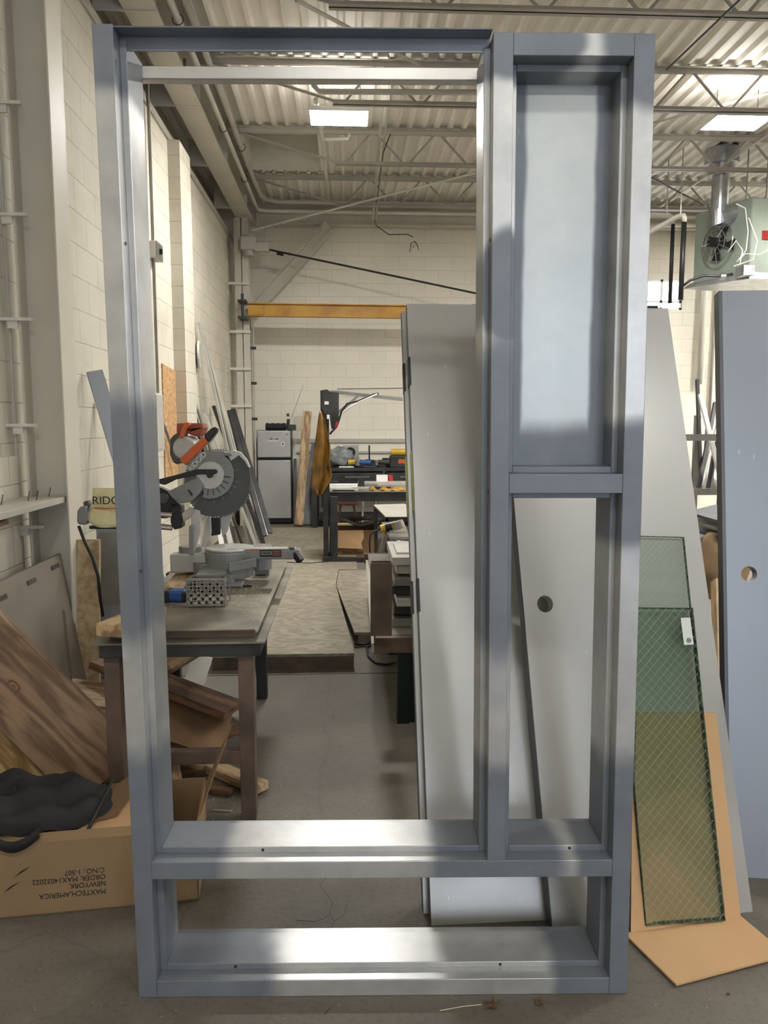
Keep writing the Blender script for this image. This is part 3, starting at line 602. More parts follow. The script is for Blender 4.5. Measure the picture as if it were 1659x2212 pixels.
# refrigerator -------------------------------------------------------------------
fx0, fx1, fy, fz = -1.347, -.842, 11.64, at(594, 930, 11.64).z
t = thing('refrigerator', 'silver two-door refrigerator against the end wall', 'refrigerator', ((fx0+fx1)/2, 11.85, 0))
part('cabinet', MB().box(fx0, fx1, fy+.04, YB-.03, 0.02, fz), M['black'], t, bevel=.006)
zsp = at(594, 990, fy).z
fd_ = part('freezer_door', MB().box(fx0+.005, fx1-.005, fy, fy+.038, zsp+.012, fz-.005), M['fridge'], t, bevel=.012)
part('fridge_door', MB().box(fx0+.005, fx1-.005, fy, fy+.038, .09, zsp-.03), M['fridge'], t, bevel=.012)
mg = part('magnet', MB().disc(at(611, 959, fy)+V((0, -.004, 0)), (0, -1, 0), .014, .03, 20, .003), M['white'], fd_); part('magnet', MB().cyl(at(611, 959, fy), at(611, 959, fy)+V((0, -.005, 0)), .014, 16), M['black'], fd_)
em = MB()
for s in (-1, 1):
    c0 = at(592, 949, fy)+V((0, -.003, 0)); em.prism([c0+V((s*.0, 0, 0)), c0+V((s*.055, 0, .02)), c0+V((s*.065, 0, .0)), c0+V((s*.03, 0, -.002))], (0, .003, 0))
part('emblem', em, M['redbr'], fd_); em = MB()
for k in range(7):
    c1 = at(579+k*3.6, 952, fy)+V((0, -.004, 0)); em.box(c1.x-.008, c1.x+.006, fy-.004, fy, c1.z-.014, c1.z+.006-.01*abs(k-3)/3+.006)
part('emblem', em, M['white'], fd_)
part('nameplate', MB().cyl(at(620, 938, fy), at(620, 938, fy)+V((0, -.004, 0)), .018, 16), M['rail'], fd_)
bgm = MB(); c0 = at(596, 922, 11.8)
bgm.grid(lambda u, v: c0+V(((u-.5)*.30, .09*math.cos(v*2*math.pi), .055*math.sin(v*2*math.pi)))*1.0+V((0, 0, .004*math.sin(u*23))), 16, 14)
bgm.cyl(c0+V((-.15, 0, 0)), c0+V((-.149, 0, 0)), .06).cyl(c0+V((.15, 0, 0)), c0+V((.149, 0, 0)), .06)
for p in bgm.v: p.z = max(p.z, fz+.003)
one('duffel_pouch', bgm, M['cloth'], 'small black rolled bag lying on top of the refrigerator', 'bag', smooth=True)
t = thing('radio', 'small dark radio with a long thin antenna on top of the refrigerator', 'radio', (at(621, 925, 11.7).x, 11.75, fz))
part('body', MB().box(at(608, 0, 11.72).x, at(627, 0, 11.72).x, 11.68, 11.8, fz+.001, fz+.09), M['darksteel'], t, bevel=.008)
part('antenna', MB().cyl(at(626, 912, 11.75), at(655, 833, 11.75), .004, 6), M['rail'], t)
t = thing('figurine', 'small dark figurine standing beside the radio on the refrigerator', 'figurine', at(623, 925, 11.7))
fg = MB(); a = at(622, 928, 11.69); b = at(623, 905, 11.69); fg.cyl(a, b, .03, 10, .02); b2 = at(622, 896, 11.69)
part('body', fg, M['black'], t); part('head', MB().cyl(b2+V((0, 0, -.025)), b2+V((0, 0, .02)), .024, 10, .018), M['rust'], t)

# lumber leaning by the fridge
a = at(645.5, 1136, 11.42); a.z = .0; bb = at(664, 889, 11.98)
board('lumber_stud', a+V((0, 0, .015)), bb, .13, .04, (0, -1, .1), M['lumber'], None, 'long pale wooden stud leaning against the end wall right of the refrigerator', 'lumber')
board('leaning_board', at(662, 1133, 11.5)+V((0, 0, .0)), at(684, 960, 12.02), .16, .02, (0, -1, .1), M['darksteel'], None, 'narrow dark board leaning behind the wooden stud', 'board')
board('fridge_side_board', V((-.79, 11.62, .01)), V((-.8, 11.95, .98)), .05, .02, (0, -1, .1), M['darksteel'], None, 'thin dark strip leaning between refrigerator and wooden stud', 'board')

# ------------------------------------------------------------------ back bench with clutter
BH = .88
bx0, bx1 = at(671, 1015, 11.2).x, 2.6
t = thing('work_bench', 'dark steel workbench along the end wall crowded with tools', 'workbench', ((bx0+bx1)/2, 11.5, 0))
part('top', MB().box(bx0, bx1, 11.15, 12.02, BH-.05, BH), M['darksteel'], t, bevel=.003)
for xa, xb in ((bx0+.3, bx0+1.05), (bx0+1.1, bx0+1.8)):
    d_ = part('drawer', MB().box(xa, xb, 11.13, 11.7, BH-.24, BH-.07), M['darksteel'], t, bevel=.004); part('handle', MB().box(xa+.2, xb-.2, 11.115, 11.13, BH-.14, BH-.12), M['rail'], d_)
for x_ in (bx0+.05, bx1-.05):
    for y_ in (11.2, 11.95): part('leg', MB().box(x_-.04, x_+.04, y_-.04, y_+.04, 0, BH-.05), M['darksteel'], t)
part('shelf', MB().box(bx0+.1, bx1-.1, 11.25, 11.95, .12, .15), M['darksteel'], t)
# boxed machine on the bench
c = at(757, 994, 11.6); t = thing('product_box', 'grey product box with a black machine picture and orange stripe on the bench', 'box', (c.x, 11.7, BH))
x0_, x1_ = at(741, 990, 11.6).x, at(775, 990, 11.6).x; z0_, z1_ = BH, at(757, 961, 11.6).z
part('carton', MB().box(x0_, x1_, 11.6, 11.85, z0_+.001, z1_), M['fridge'], t, bevel=.002)
part('stripe', MB().box(x0_, x1_, 11.596, 11.6, z0_+.04, z0_+.09), M['orange'], t)
pc = at(757, 977, 11.595); part('picture', MB().cyl(pc, pc+V((0, -.003, 0)), .075, 24), M['black'], t); part('picture', MB().box(pc.x-.035, pc.x+.035, 11.589, 11.592, pc.z-.04, pc.z+.03), M['rail'], t)
def lump(name, px_, py_, Y, r, m_, label, cat, zs=.7, seed=1, base=None, group=None, amp=.25):
    rnd = random.Random(seed); ph = [rnd.uniform(0, 6.28) for _ in range(6)]
    c = at(px_, py_, Y)
    if base is not None: c.z = base+r*zs
    mb = MB()
    def fn(u, v):
        a = u*2*math.pi; b = (v-.5)*math.pi
        k = 1+amp*(.5*math.sin(3*a+ph[0]+2*b)+.3*math.sin(5*a+ph[1]-3*b)+.3*math.sin(7*b+ph[2]+2*a))
        z = math.sin(b)*zs*r*k
        return c+V((math.cos(a)*math.cos(b)*r*k, math.sin(a)*math.cos(b)*r*.8*k, max(z, -r*zs*.98)))
    mb.grid(fn, 22, 14)
    return one(name, mb, m_, label, cat, group, smooth=True)
lump('plastic_bag', 733, 1000, 11.4, .19, M['plastgy'], 'crumpled grey plastic bag on the bench beside the welding curtain', 'bag', .75, 3, BH)
def powertool(px_, Y, m1, m2, label, flip=1, L_=.22):
    c = at(px_, 1005, Y); c.z = BH
    t = thing('power_tool', label, 'power tool', c, 'power tools on the bench')
    part('body', MB().cyl(c+V((-.5*L_*flip, 0, .07)), c+V((.35*L_*flip, 0, .075)), .045, 12, .035), m1, t, smooth=False)
    part('handle', MB().bar(c+V((-.1*flip, .0, .05)), c+V((-.2*flip, -.02, .02)), .04, .04), M['black'], t, bevel=.006)
    part('head', MB().cyl(c+V((.35*L_*flip, 0, .03)), c+V((.35*L_*flip, 0, .11)), .04, 12), m2, t)
    part('battery', MB().box(c.x-.05, c.x+.05, c.y-.04, c.y+.04, BH, BH+.045), M['black'], t, bevel=.004)
for a in ((768, 11.35, M['yelltool'], M['black'], 'yellow and black cordless tool on the bench, left of the blue one', 1), (784, 11.25, M['blue'], M['rail'], 'blue cordless tool in the middle of the bench', -1), (806, 11.35, M['black'], M['darksteel'], 'black corded tool on the bench, right of the blue one', 1), (824, 11.3, M['darksteel'], M['rail'], 'dark grinder with a bright rod on the bench', -1), (842, 11.4, M['black'], M['black'], 'black tool near the steel doors on the bench', 1)):
    powertool(*a)
t = thing('tool_case', 'dark case with a yellow roll on top at the right of the bench', 'case', (at(858, 1010, 11.3).x, 11.35, BH))
cc = at(860, 1010, 11.3).x; part('body', MB().box(cc-.12, cc+.25, 11.25, 11.55, BH+.001, BH+.17), M['darksteel'], t, bevel=.01); part('label', MB().box(cc-.0, cc+.12, 11.246, 11.25, BH+.06, BH+.12), M['orange'], t)
part('roll', MB().cyl((cc-.1, 11.4, BH+.22), (cc+.3, 11.4, BH+.22), .05, 14), M['yelltool'], t, smooth=False)
one('steel_plate', MB().box(at(866, 0, 11.2).x-.45, at(866, 0, 11.2).x-.43, 11.3, 11.5, BH+.001, BH+.32), M['black'], 'thin black plate standing on the bench before the tool case', 'plate')
# second bench in front
B2 = .763; y0_, y1_ = 8.62, 9.75; x0_ = at(707, 1065, 8.62).x; x1_ = 2.2
t = thing('welding_table', 'heavy grey steel welding table in front of the end bench', 'table', ((x0_+x1_)/2, 9.2, 0))
part('top', MB().box(x0_, x1_, y0_, y1_, B2-.012, B2), M['rail'], t, bevel=.003)
part('apron', MB().box(x0_+.02, x1_, y0_+.02, y0_+.04, B2-.115, B2-.012).box(x0_+.02, x0_+.04, y0_, y1_, B2-.115, B2-.012), M['darksteel'], t)
for x_ in (x0_+.06, x1_-.08):
    for y_ in (y0_+.08, y1_-.08): part('leg', MB().box(x_-.04, x_+.04, y_-.04, y_+.04, 0, B2-.012), M['darksteel'], t)
xs = at(712, 0, 8.8).x
def slat(xa, xb, y_, h, m_, label, cat='metal strip', d=.12, z0=B2, group='strips on the welding table'):
    return one('steel_strip', MB().box(xa, xb, y_, y_+d, z0+.001, z0+h), m_, label, cat, group, bevel=.001)
slat(x0_+.02, at(768, 0, 9.0).x, 9.0, .05, M['white'], 'white box section lying on the left of the welding table')
slat(at(769, 0, 9.5).x, x1_-.3, 9.5, .04, M['raillt'], 'long pale strip lying along the back of the welding table')
slat(x0_+.05, at(815, 0, 9.2).x, 9.25, .03, M['rail'], 'long grey strip lying behind the white box section')
slat(at(770, 0, 9.1).x, at(784, 0, 9.1).x, 9.1, .12, M['darksteel'], 'short dark block standing on the welding table', 'block')
slat(at(812, 0, 9.6).x, at(838, 0, 9.6).x, 9.58, .075, M['white'], 'small white level case at the back of the welding table', 'case', z0=B2+.04)
slat(x0_+.1, at(770, 0, 8.7).x, 8.72, .015, M['white'], 'thin white strip at the front of the welding table', d=.05)
slat(at(840, 0, 9.6).x, at(850, 0, 9.6).x, 9.6, .07, M['red'], 'small red object at the back of the welding table', 'tool', z0=B2+.04)
gl = MB(); g0 = at(798, 1058, 8.8)
gl.grid(lambda u, v: V((g0.x+u*.42, 8.68+v*.22, B2+.004+.035*abs(math.sin(u*9+1))*math.sin(v*math.pi)+.01*math.sin(u*23))), 30, 8)
one('leather_apron', gl, M['leather'], 'crumpled tan leather gloves or apron on the welding table front', 'apron', smooth=True, mods=[('SOLIDIFY', dict(thickness=.006))])
for px_, wd_, y_, h_, m_, l_ in ((722, .10, 9.45, .05, 'darksteel', 'dark metal block behind the white box section on the welding table'), (790, .30, 8.95, .02, 'raillt', 'pale flat bar lying across the middle of the welding table'), (826, .2, 8.85, .03, 'darksteel', 'dark bar end on the right of the welding table'), (742, .25, 8.64, .012, 'black', 'black flat strip at the front edge of the welding table')):
    q_ = at(px_, 1050, y_); slat(q_.x-wd_/2, q_.x+wd_/2, y_, h_, M[m_], l_, d=.06)
for px_, wd_, y_, h_, m_, l_ in ((775, .12, 11.6, .06, 'black', 'black box behind the cordless tools on the bench'), (795, .09, 11.7, .10, 'darksteel', 'dark canister behind the blue tool on the bench'), (815, .16, 11.65, .07, 'rust', 'brown box behind the black tool on the bench'), (833, .10, 11.7, .12, 'black', 'tall black box behind the grinder on the bench'), (748, .22, 11.2, .02, 'white', 'white sheet of paper at the front of the bench'), (800, .2, 11.18, .03, 'darksteel', 'dark tool lying at the front edge of the bench')):
    q_ = at(px_, 1005, y_); one('bench_item', MB().box(q_.x-wd_/2, q_.x+wd_/2, y_, y_+.08, BH+.001, BH+h_), M[m_], l_, 'tool', 'small items on the bench', bevel=.006)
# stool, bin, boxes below
def stool():
    c = at(750, 1105, 10.7); zt = at(750, 1085, 10.7).z; t = thing('stool', 'low round stool with red-brown legs under the welding table', 'stool', (c.x, 10.7, 0))
    part('seat', MB().cyl((c.x, 10.7, zt-.03), (c.x, 10.7, zt), .17, 24), M['redbr'], t, bevel=.004)
    for a in range(4):
        an = math.pi/4+a*math.pi/2; part('leg', MB().cyl((c.x+.2*math.cos(an), 10.7+.2*math.sin(an), 0), (c.x+.13*math.cos(an), 10.7+.13*math.sin(an), zt-.03), .014, 8), M['redbr'], t)
    part('ring', MB().disc((c.x, 10.7, .12), (0, 0, 1), .155, .17, 24, .012), M['redbr'], t)
stool()
c = at(748, 1120, 10.0)
one('plastic_tub', MB().hexa([(c.x-.12, 9.95, .001), (c.x+.12, 9.95, .001), (c.x+.12, 10.2, .001), (c.x-.12, 10.2, .001)], [(c.x-.16, 9.92, .2), (c.x+.16, 9.92, .2), (c.x+.16, 10.23, .2), (c.x-.16, 10.23, .2)]), mat('pale yellow tub', lin(190, 180, 130), .6), 'pale yellow tub on the floor beneath the stool', 'tub', bevel=.01)
t = thing('chrome_stool', 'chrome legged stool frame standing under the welding table', 'stool', (at(795, 0, 10.4).x, 10.4, 0))
for dx in (-.1, .1):
    for dy in (-.1, .1): part('leg', MB().cyl((at(795, 0, 10.4).x+dx, 10.4+dy, 0), (at(795, 0, 10.4).x+dx*.8, 10.4+dy*.8, .55), .012, 8), M['chrome'], t)
part('ring', MB().disc((at(795, 0, 10.4).x, 10.4, .18), (0, 0, 1), .13, .145, 24, .01), M['chrome'], t); part('seat', MB().cyl((at(795, 0, 10.4).x, 10.4, .55), (at(795, 0, 10.4).x, 10.4, .59), .15, 20), M['black'], t)
# cardboard box under the table
xa, xb = at(730, 1200, 8.65).x, at(814, 1200, 8.65).x; zt = at(760, 1148, 8.65).z
t = thing('cardboard_box', 'open cardboard box with a torn flap on the floor under the welding table', 'box', ((xa+xb)/2, 8.85, 0))
part('carton', MB().box(xa, xb, 8.75, 8.755, .001, zt).box(xa, xa+.005, 8.755, 9.15, .001, zt).box(xb-.005, xb, 8.755, 9.15, .001, zt).box(xa, xb, 9.15, 9.155, .001, zt).box(xa, xb, 8.755, 9.15, .001, .006), M['carddk'], t)
part('flap', MB().prism([(xa+.0, 8.74, .1), (xa+.28, 8.73, .09), (xa+.27, 8.735, .16), (xa+.30, 8.735, .22), (xa+.29, 8.74, zt+.0), (xa, 8.745, zt)], (0, .004, 0)), M['cardlt'], t)
text('lettering', 'Sheet Metal', t, (xa+.05, 8.748, .03), (math.pi/2, 0, 0), .05, M['ink'])
one('wire_reel', MB().disc((xa+.2, 9.4, .35), (0, .2, 1), .13, .2, 24, .02).cyl((xa+.2, 9.4, .001), (xa+.2, 9.4, .36), .02), M['black'], 'black round reel behind the cardboard box under the table', 'reel')

# jib stand with curtain ---------------------------------------------------------
YS = 8.45
t = thing('arm_stand', 'dark steel stand with a horizontal extraction arm beside the welding table', 'stand', (at(714, 1205, YS).x, YS, 0))
xa, xb = at(699, 1200, YS).x, at(729, 1200, YS).x
zt = at(712, 843, YS).z
part('post', MB().box(xa, xa+.055, YS, YS+.1, 0, .85).box(xb-.075, xb, YS-.01, YS+.1, 0, .72).box(xa+.055, xb-.075, YS+.03, YS+.05, 0, .1).box(xa+.055, xb-.075, YS+.03, YS+.05, .5, .68), M['darksteel'], t, bevel=.003)
part('mast', MB().box(xa-.02, xa+.07, YS+.02, YS+.1, .6, zt), M['darksteel'], t)
fx = at(730, 1210, YS-.1)
part('base', MB().bar(at(697, 1212, YS-.05)+V((0, 0, 0)), at(790, 1212, YS-.05), .1, .09), M['darksteel'], t)
def pb(pts, Y, th): return pxpoly(MB(), pts, Y, th)
part('bracket', pb([(694, 843), (707, 841), (712, 845), (713, 846), (732, 848), (732, 905), (726, 925), (716, 927), (712, 900), (700, 893), (695, 880)], YS-.02, .06), M['darksteel'], t, bevel=.003)
part('slot_plate', pb([(701, 867), (710, 867), (710, 874), (701, 874)], YS-.026, .004), M['white'], t); part('slot_plate', pb([(706, 896), (712, 896), (712, 905), (706, 905)], YS-.026, .004), M['white'], t)
part('arm', pb([(713, 843), (730, 844), (870, 859), (870, 866), (730, 851), (713, 852)], YS, .06), M['rail'], t)
part('brace', pb([(769, 856), (775, 857), (738, 890), (732, 893), (732, 886)], YS+.01, .03), M['rail'], t)
part('hose', MB().tube([at(818, 850, YS-.03), at(806, 852, YS-.03), at(775, 866, YS-.03), at(750, 872, YS-.03), at(738, 888, YS-.03), at(733, 905, YS-.03), at(727, 922, YS-.03), at(712, 938, YS-.03)], .011, 8), M['black'], t, smooth=True)
part('hose', MB().tube([at(815, 851, YS-.05), at(776, 868, YS-.05), at(755, 880, YS-.05), at(741, 892, YS-.05)], .007, 8), M['white'], t, smooth=True)
part('valve', pb([(725, 912), (731, 910), (729, 924), (724, 926)], YS-.04, .02), M['red'], t)
rod('wall_cable', at(728, 840.5, 11.9), at(872, 838.5, 11.9), .006, M['darksteel'], 'thin dark cable stretched across the end wall above the arm', 'cable')
YC = 8.405
cp_ = [(692, 888), (699, 897), (706, 925), (712, 955), (716, 975), (710, 992), (715, 1012), (718, 1030), (704, 1052), (692, 1073), (688, 1064), (672, 1058), (674, 1020), (676, 985), (683, 935), (688, 895)]
mbq = MB()
def cur(u, v):
    rows = [(888, 690, 694), (905, 687, 701), (935, 683, 708), (965, 679, 714), (985, 676, 714), (1000, 675, 712), (1028, 674, 718), (1045, 673, 710), (1058, 672, 702), (1070, 686, 694)]
    s = v*(len(rows)-1); i = min(int(s), len(rows)-2); f_ = s-i
    y = rows[i][0]*(1-f_)+rows[i+1][0]*f_; l = rows[i][1]*(1-f_)+rows[i+1][1]*f_; r = rows[i][2]*(1-f_)+rows[i+1][2]*f_
    return at(l+(r-l)*u, y, YC+.03*math.sin(u*9+v*2)*min(1, v*3))
mbq.grid(cur, 16, 28)
one('welding_curtain', mbq, M['curtain'], 'amber brown welding curtain hanging from the stand beside the welding table', 'curtain', smooth=True, mods=[('SOLIDIFY', dict(thickness=.003))])
# cord on the floor from stand
one('black_cable', MB().tube([at(730, 1188, 8.3), at(722, 1200, 8.2), fl(705, 1214, .01), fl(670, 1217, .01), fl(640, 1216, .01), fl(590, 1214, .01)], .009, 8), M['black'], 'black power cord running left across the floor from the stand', 'cable', smooth=True)

# small tables at the right of the aisle -----------------------------------------
t = thing('side_table', 'small white topped steel table beside the leaning doors', 'table', (at(845, 1115, 7.6).x, 7.9, 0))
ztb = at(830, 1117, 7.5).z
x0_, x1_ = at(828, 1117, 7.5).x, 1.5
part('top', MB().prism([at(807, 1090, 8.3), at(875, 1088, 8.3), at(900, 1116, 7.5), at(833, 1116, 7.5)], (0, 0, -.012)), M['paintgy'], t)
part('apron', MB().prism([at(833, 1117.5, 7.5), at(900, 1117.5, 7.5), at(900, 1127, 7.5), at(833, 1127, 7.5)], (0, .02, 0)).prism([at(807, 1092, 8.3), at(833, 1117.5, 7.5), at(833, 1127, 7.5), at(808, 1098, 8.3)], (.02, 0, 0)), M['darksteel'], t)
for q in (at(836, 1120, 7.5), at(812, 1095, 8.25), at(890, 1120, 7.5)): part('leg', MB().box(q.x-.02, q.x+.02, q.y, q.y+.04, 0, q.z-.02), M['darksteel'], t)
# trestle with green-grey block
t = thing('saw_horse', 'grey steel trestle under the yellow grinder beside the doors', 'trestle', (at(850, 1200, 6.6).x, 6.7, 0))
tz = at(840, 1150, 6.6).z
part('top_rail', MB().prism([at(824, 1128, 7.2), at(872, 1126, 7.2), at(885, 1160, 6.2), at(842, 1160, 6.2)], (0, 0, -.02)), M['rail'], t)
for a, b in ((at(836, 1150, 6.6), fl(812, 1222)), (at(846, 1150, 6.4), fl(880, 1255)), (at(832, 1140, 7.0), fl(838, 1200))): part('leg', MB().bar(a, b, .04, .04), M['rail'], t)
g = thing('angle_grinder', 'yellow and black angle grinder with a cord lying on the steel trestle', 'angle grinder', at(845, 1145, 6.55))
part('body', MB().cyl(at(822, 1142, 6.55), at(855, 1134, 6.55), .032, 12, .036), M['yelltool'], g, smooth=False)
part('grip', MB().cyl(at(832, 1139.5, 6.55), at(846, 1136.5, 6.55), .038, 12), M['black'], g); part('head', MB().cyl(at(858, 1126, 6.5), at(863, 1142, 6.5), .05, 14), M['rail'], g)
part('cord', MB().tube([at(822, 1142, 6.55), at(808, 1148, 6.52), at(800, 1156, 6.5), at(798, 1172, 6.5), at(799, 1190, 6.5), at(801, 1208, 6.5)], .008, 8), M['black'], g, smooth=True)
lump('grey_bucket', 866, 1195, 6.0, .10, M['galv'], 'rounded grey bucket behind the door edges', 'bucket', 1.0, 5, None, None, .05)
one('cable_tarp', MB().grid(lambda u, v: V((at(735, 1148, 8.9).x+u*.5, 8.95+v*.2, zt*0+.36+.03*math.cos(u*6.28)+.01*v)), 12, 3), M['darksteel'], 'dark curved tray lying behind the open cardboard box', 'tray', mods=[('SOLIDIFY', dict(thickness=.01))])

# plywood on the floor -------------------------------------------------------------
def yw(x, y, z): q = fl(x, y, z); return q
pz = .10
a, b = fl(575, 1416, pz), fl(766, 1411, pz)
bl = V((-.85, a.y+.0, pz)); br = V((b.x, b.y, pz)); tr = fl(725, 1262, pz); 
yb_ = 7.45; e1 = tr; e2 = V((tr.x+.02, yb_, pz))
def poly(z): return [V((-.85, br.y, z)), V((br.x, br.y, z)), V((e1.x, e1.y, z)), V((e2.x, e2.y, z)), V((-.85, yb_, z))]
t = thing('plywood_platform', 'low platform of weathered plywood on dark timbers in the aisle', 'platform', (-.4, 5.8, 0))
part('plywood', MB().prism(poly(pz-.018), (0, 0, .018)), M['plyfl'], t)
part('timber', MB().box(-.84, br.x-.005, br.y+.005, br.y+.05, 0.0, pz-.018), M['rust'], t)
part('timber', MB().bar((br.x-.04, br.y+.06, (pz-.018)/2), (e1.x-.04, e1.y, (pz-.018)/2), .04, pz-.02), M['rust'], t); part('timber', MB().box(-.84, e1.x-.06, yb_-.06, yb_-.02, 0, pz-.018), M['rust'], t)
q = fl(800, 1390)
one('plywood_sheet', MB().prism([V((br.x+.004, q.y, .06)), V((.30, q.y, .06)), V((.34, 7.45, .07)), V((e2.x+.005, 7.45, .07)), V((e1.x+.005, e1.y, .07))], (0, 0, .02)).box(br.x+.03, .28, q.y+.02, q.y+.06, .0, .06).box(e1.x+.2, .3, 7.35, 7.4, 0, .07), M['plyfl'], 'flat grey plywood sheet on the floor right of the platform', 'plywood')
one('floor_sheet', MB().box(-1.1, .1, 7.9, 11.2, .001, .01), M['plyfl'], 'wide plywood sheet covering the floor before the refrigerator', 'plywood')
one('extension_cord', MB().tube([fl(766, 1391, .01), fl(790, 1392, .01), fl(806, 1386, .02), fl(792, 1398, .01), fl(796, 1418, .01), fl(812, 1432, .01), fl(835, 1436, .01), fl(856, 1430, .01)], .008, 8), M['black'], 'black extension cord looping on the floor right of the platform', 'cord', smooth=True)
one('extension_cord', MB().tube([fl(765, 1398, .01), fl(800, 1396, .015), fl(812, 1390, .02), fl(822, 1400, .01), fl(842, 1412, .01), fl(858, 1412, .01)], .006, 8), M['black'], 'thinner black cord crossing the loop right of the platform', 'cord', smooth=True)

# right hand rack with tube ----------------------------------------------------------
YR = 3.75
t = thing('material_rack', 'low material rack with a rusty front beam and green-black legs behind the leaning doors', 'rack', (.9, 4.6, 0))
z0_, z1_ = at(850, 1411, YR).z, at(850, 1378, YR).z
x0_ = at(811, 1400, YR).x
part('front_beam', MB().box(x0_, 1.7, YR, YR+.05, z0_, z1_), M['rust'], t, bevel=.002)
part('side_beam', MB().prism([at(790, 1207, 6.3), at(799, 1207, 6.3), at(808, 1390, 3.85), at(803, 1390, 3.85)], (0, 0, -.05)), M['paintlt'], t)
part('rear_beam', MB().box(x0_, 1.7, 6.25, 6.3, z0_, z1_), M['rust'], t)
for x_, y_, w_ in ((at(862, 0, YR).x, YR, .06), (at(880, 0, YR).x, YR+.02, .12), (1.6, YR, .06), (x0_+.03, 6.2, .06), (1.6, 6.2, .06)): part('leg', MB().box(x_, x_+w_, y_+.01, y_+.06, 0, z0_), M['greenbk'], t)
part('shelf', MB().box(x0_+.03, 1.7, YR+.06, 6.25, z1_-.02, z1_), M['rail'], t)
part('back_post', MB().box(.55, .60, 3.12, 3.17, 0, 2.0).box(1.15, 1.2, 3.12, 3.17, 0, 2.0).box(.5, 1.25, 3.10, 3.14, 1.93, 1.99).box(.55, .6, 3.17, YR, .45, .5).box(1.15, 1.2, 3.17, YR, .45, .5), M['greenbk'], t)
# tube standing on it: hollow rectangular section
xa, xb = at(801, 1300, YR-.1).x, at(847, 1300, YR-.1).x; zb_, zt_ = at(824, 1374, YR-.1).z, at(824, 1216, YR-.1).z; ya = YR-.1
tb = MB().box(xa, xb, ya, ya+.005, zb_, zt_).box(xa, xb, ya+.06, ya+.065, zb_, zt_).box(xa, xa+.005, ya+.005, ya+.06, zb_, zt_).box(xb-.005, xb, ya+.005, ya+.06, zb_, zt_)
one('steel_tube', tb, M['rust'], 'hollow rectangular steel tube standing upright on the rack front', 'steel tube', bevel=.003)
lays = [(1258, 'raillt', .012), (1268, 'raillt', .012), (1280, 'rail', .012), (1286, 'darksteel', .010), (1292, 'raillt', .012), (1299, 'darksteel', .012), (1306, 'rail', .012)]
zz = z1_+.001
ls = ['bottom', 'second lowest', 'third lowest', 'middle', 'third highest', 'second highest', 'topmost']
for k in range(7):
    h = .055
    one('metal_profile', MB().box(at(849, 0, YR+.2).x+.012*(k % 3), 1.6, YR+.2+.05*(k % 2), YR+.75, zz, zz+h-.012).box(at(849, 0, YR+.2).x+.03, 1.55, YR+.3, YR+.6, zz+h-.012, zz+h-.002), M[lays[6-k][1]], 'metal profile stacked on the rack beside the tube, '+ls[k], 'metal profile', 'profiles stacked on the rack', bevel=.002)
    zz += h
one('cover_board', MB().prism([at(799, 1207, 6.2), at(866, 1205, 6.2), at(888, 1248, 4.6), at(850, 1250, 4.6)], (0, 0, -.02)), M['paintgy'], 'pale grey board lying on the rack behind the tube', 'board')

# ------------------------------------------------------------------ leaning doors
def slab(name, label, pBL, pBR, topY, tpx, thick, m_, cat='door', group=None, holes=(), width=None, H=None, edge=None, back=0.0, anchorR=False):
    """rectangular leaf whose bottom edge stands on the floor and whose top leans to depth topY"""
    a, b = fl(*pBL), fl(*pBR); xd = (b-a).normalized(); W = (b-a).length if width is None else width
    tp = at(tpx[0], tpx[1], topY); up = (tp-(b if anchorR else a)); up -= xd*up.dot(xd)
    if H is None: H = up.length
    ud = up.normalized(); nd = xd.cross(ud)      # nd points away from camera? ensure
    if nd.y < 0: nd = -nd
    root = thing(name, label, cat, a, group)
    a = a+nd*back
    # leaf built as a frame of quads around the bore hole
    o = V((0, 0, 0)); off = a
    P = lambda x, z, d=0: off+xd*x+ud*z+nd*d
    mb = MB()
    if holes:
        hx, hz, hr = holes[0]; n = 32
        sq = .09
        # outer strips
        for (xa, xb, za, zb2) in ((0, W, 0, hz-sq), (0, W, hz+sq, H), (0, hx-sq, hz-sq, hz+sq) if hx-sq > 0 else None, (hx+sq, W, hz-sq, hz+sq)) if hx-sq > 0 else ((0, W, 0, hz-sq), (0, W, hz+sq, H), (hx+sq, W, hz-sq, hz+sq)):
            mb.hexa([P(xa, za), P(xb, za), P(xb, za, thick), P(xa, za, thick)], [P(xa, zb2), P(xb, zb2), P(xb, zb2, thick), P(xa, zb2, thick)])
        l = max(0, hx-sq)
        out = []
        for k in range(n):
            an = 2*math.pi*k/n; c, s = math.cos(an), math.sin(an)
            tx = ((hx+sq-hx) if c > 0 else (hx-l))/max(abs(c), 1e-6); tz = sq/max(abs(s), 1e-6); q = min(tx, tz)
            out.append((hx+c*q, hz+s*q, hx+c*hr, hz+s*hr))
        # add square corners by splitting segments
        for k in range(n):
            A, B = out[k], out[(k+1) % n]
            pts = [(A[0], A[1])]
            if abs(A[0]-B[0]) > 1e-6 and abs(A[1]-B[1]) > 1e-6:
                cx_ = (hx+sq) if (A[0]+B[0])/2 > hx else l; cz_ = (hz+sq) if (A[1]+B[1])/2 > hz else hz-sq; pts.append((cx_, cz_))
            pts += [(B[0], B[1]), (B[2], B[3]), (A[2], A[3])]
            mb.add([P(*p_) for p_ in pts], [tuple(range(len(pts)))]); mb.add([P(p_[0], p_[1], thick) for p_ in pts], [tuple(range(len(pts)))])
            mb.add([P(A[2], A[3]), P(B[2], B[3]), P(B[2], B[3], thick), P(A[2], A[3], thick)], [(0, 1, 2, 3)])
    else:
        mb.hexa([P(0, 0), P(W, 0), P(W, 0, thick), P(0, 0, thick)], [P(0, H), P(W, H), P(W, H, thick), P(0, H, thick)])
    root_leaf = part('leaf', mb, m_, root)
    return root, P, W, H
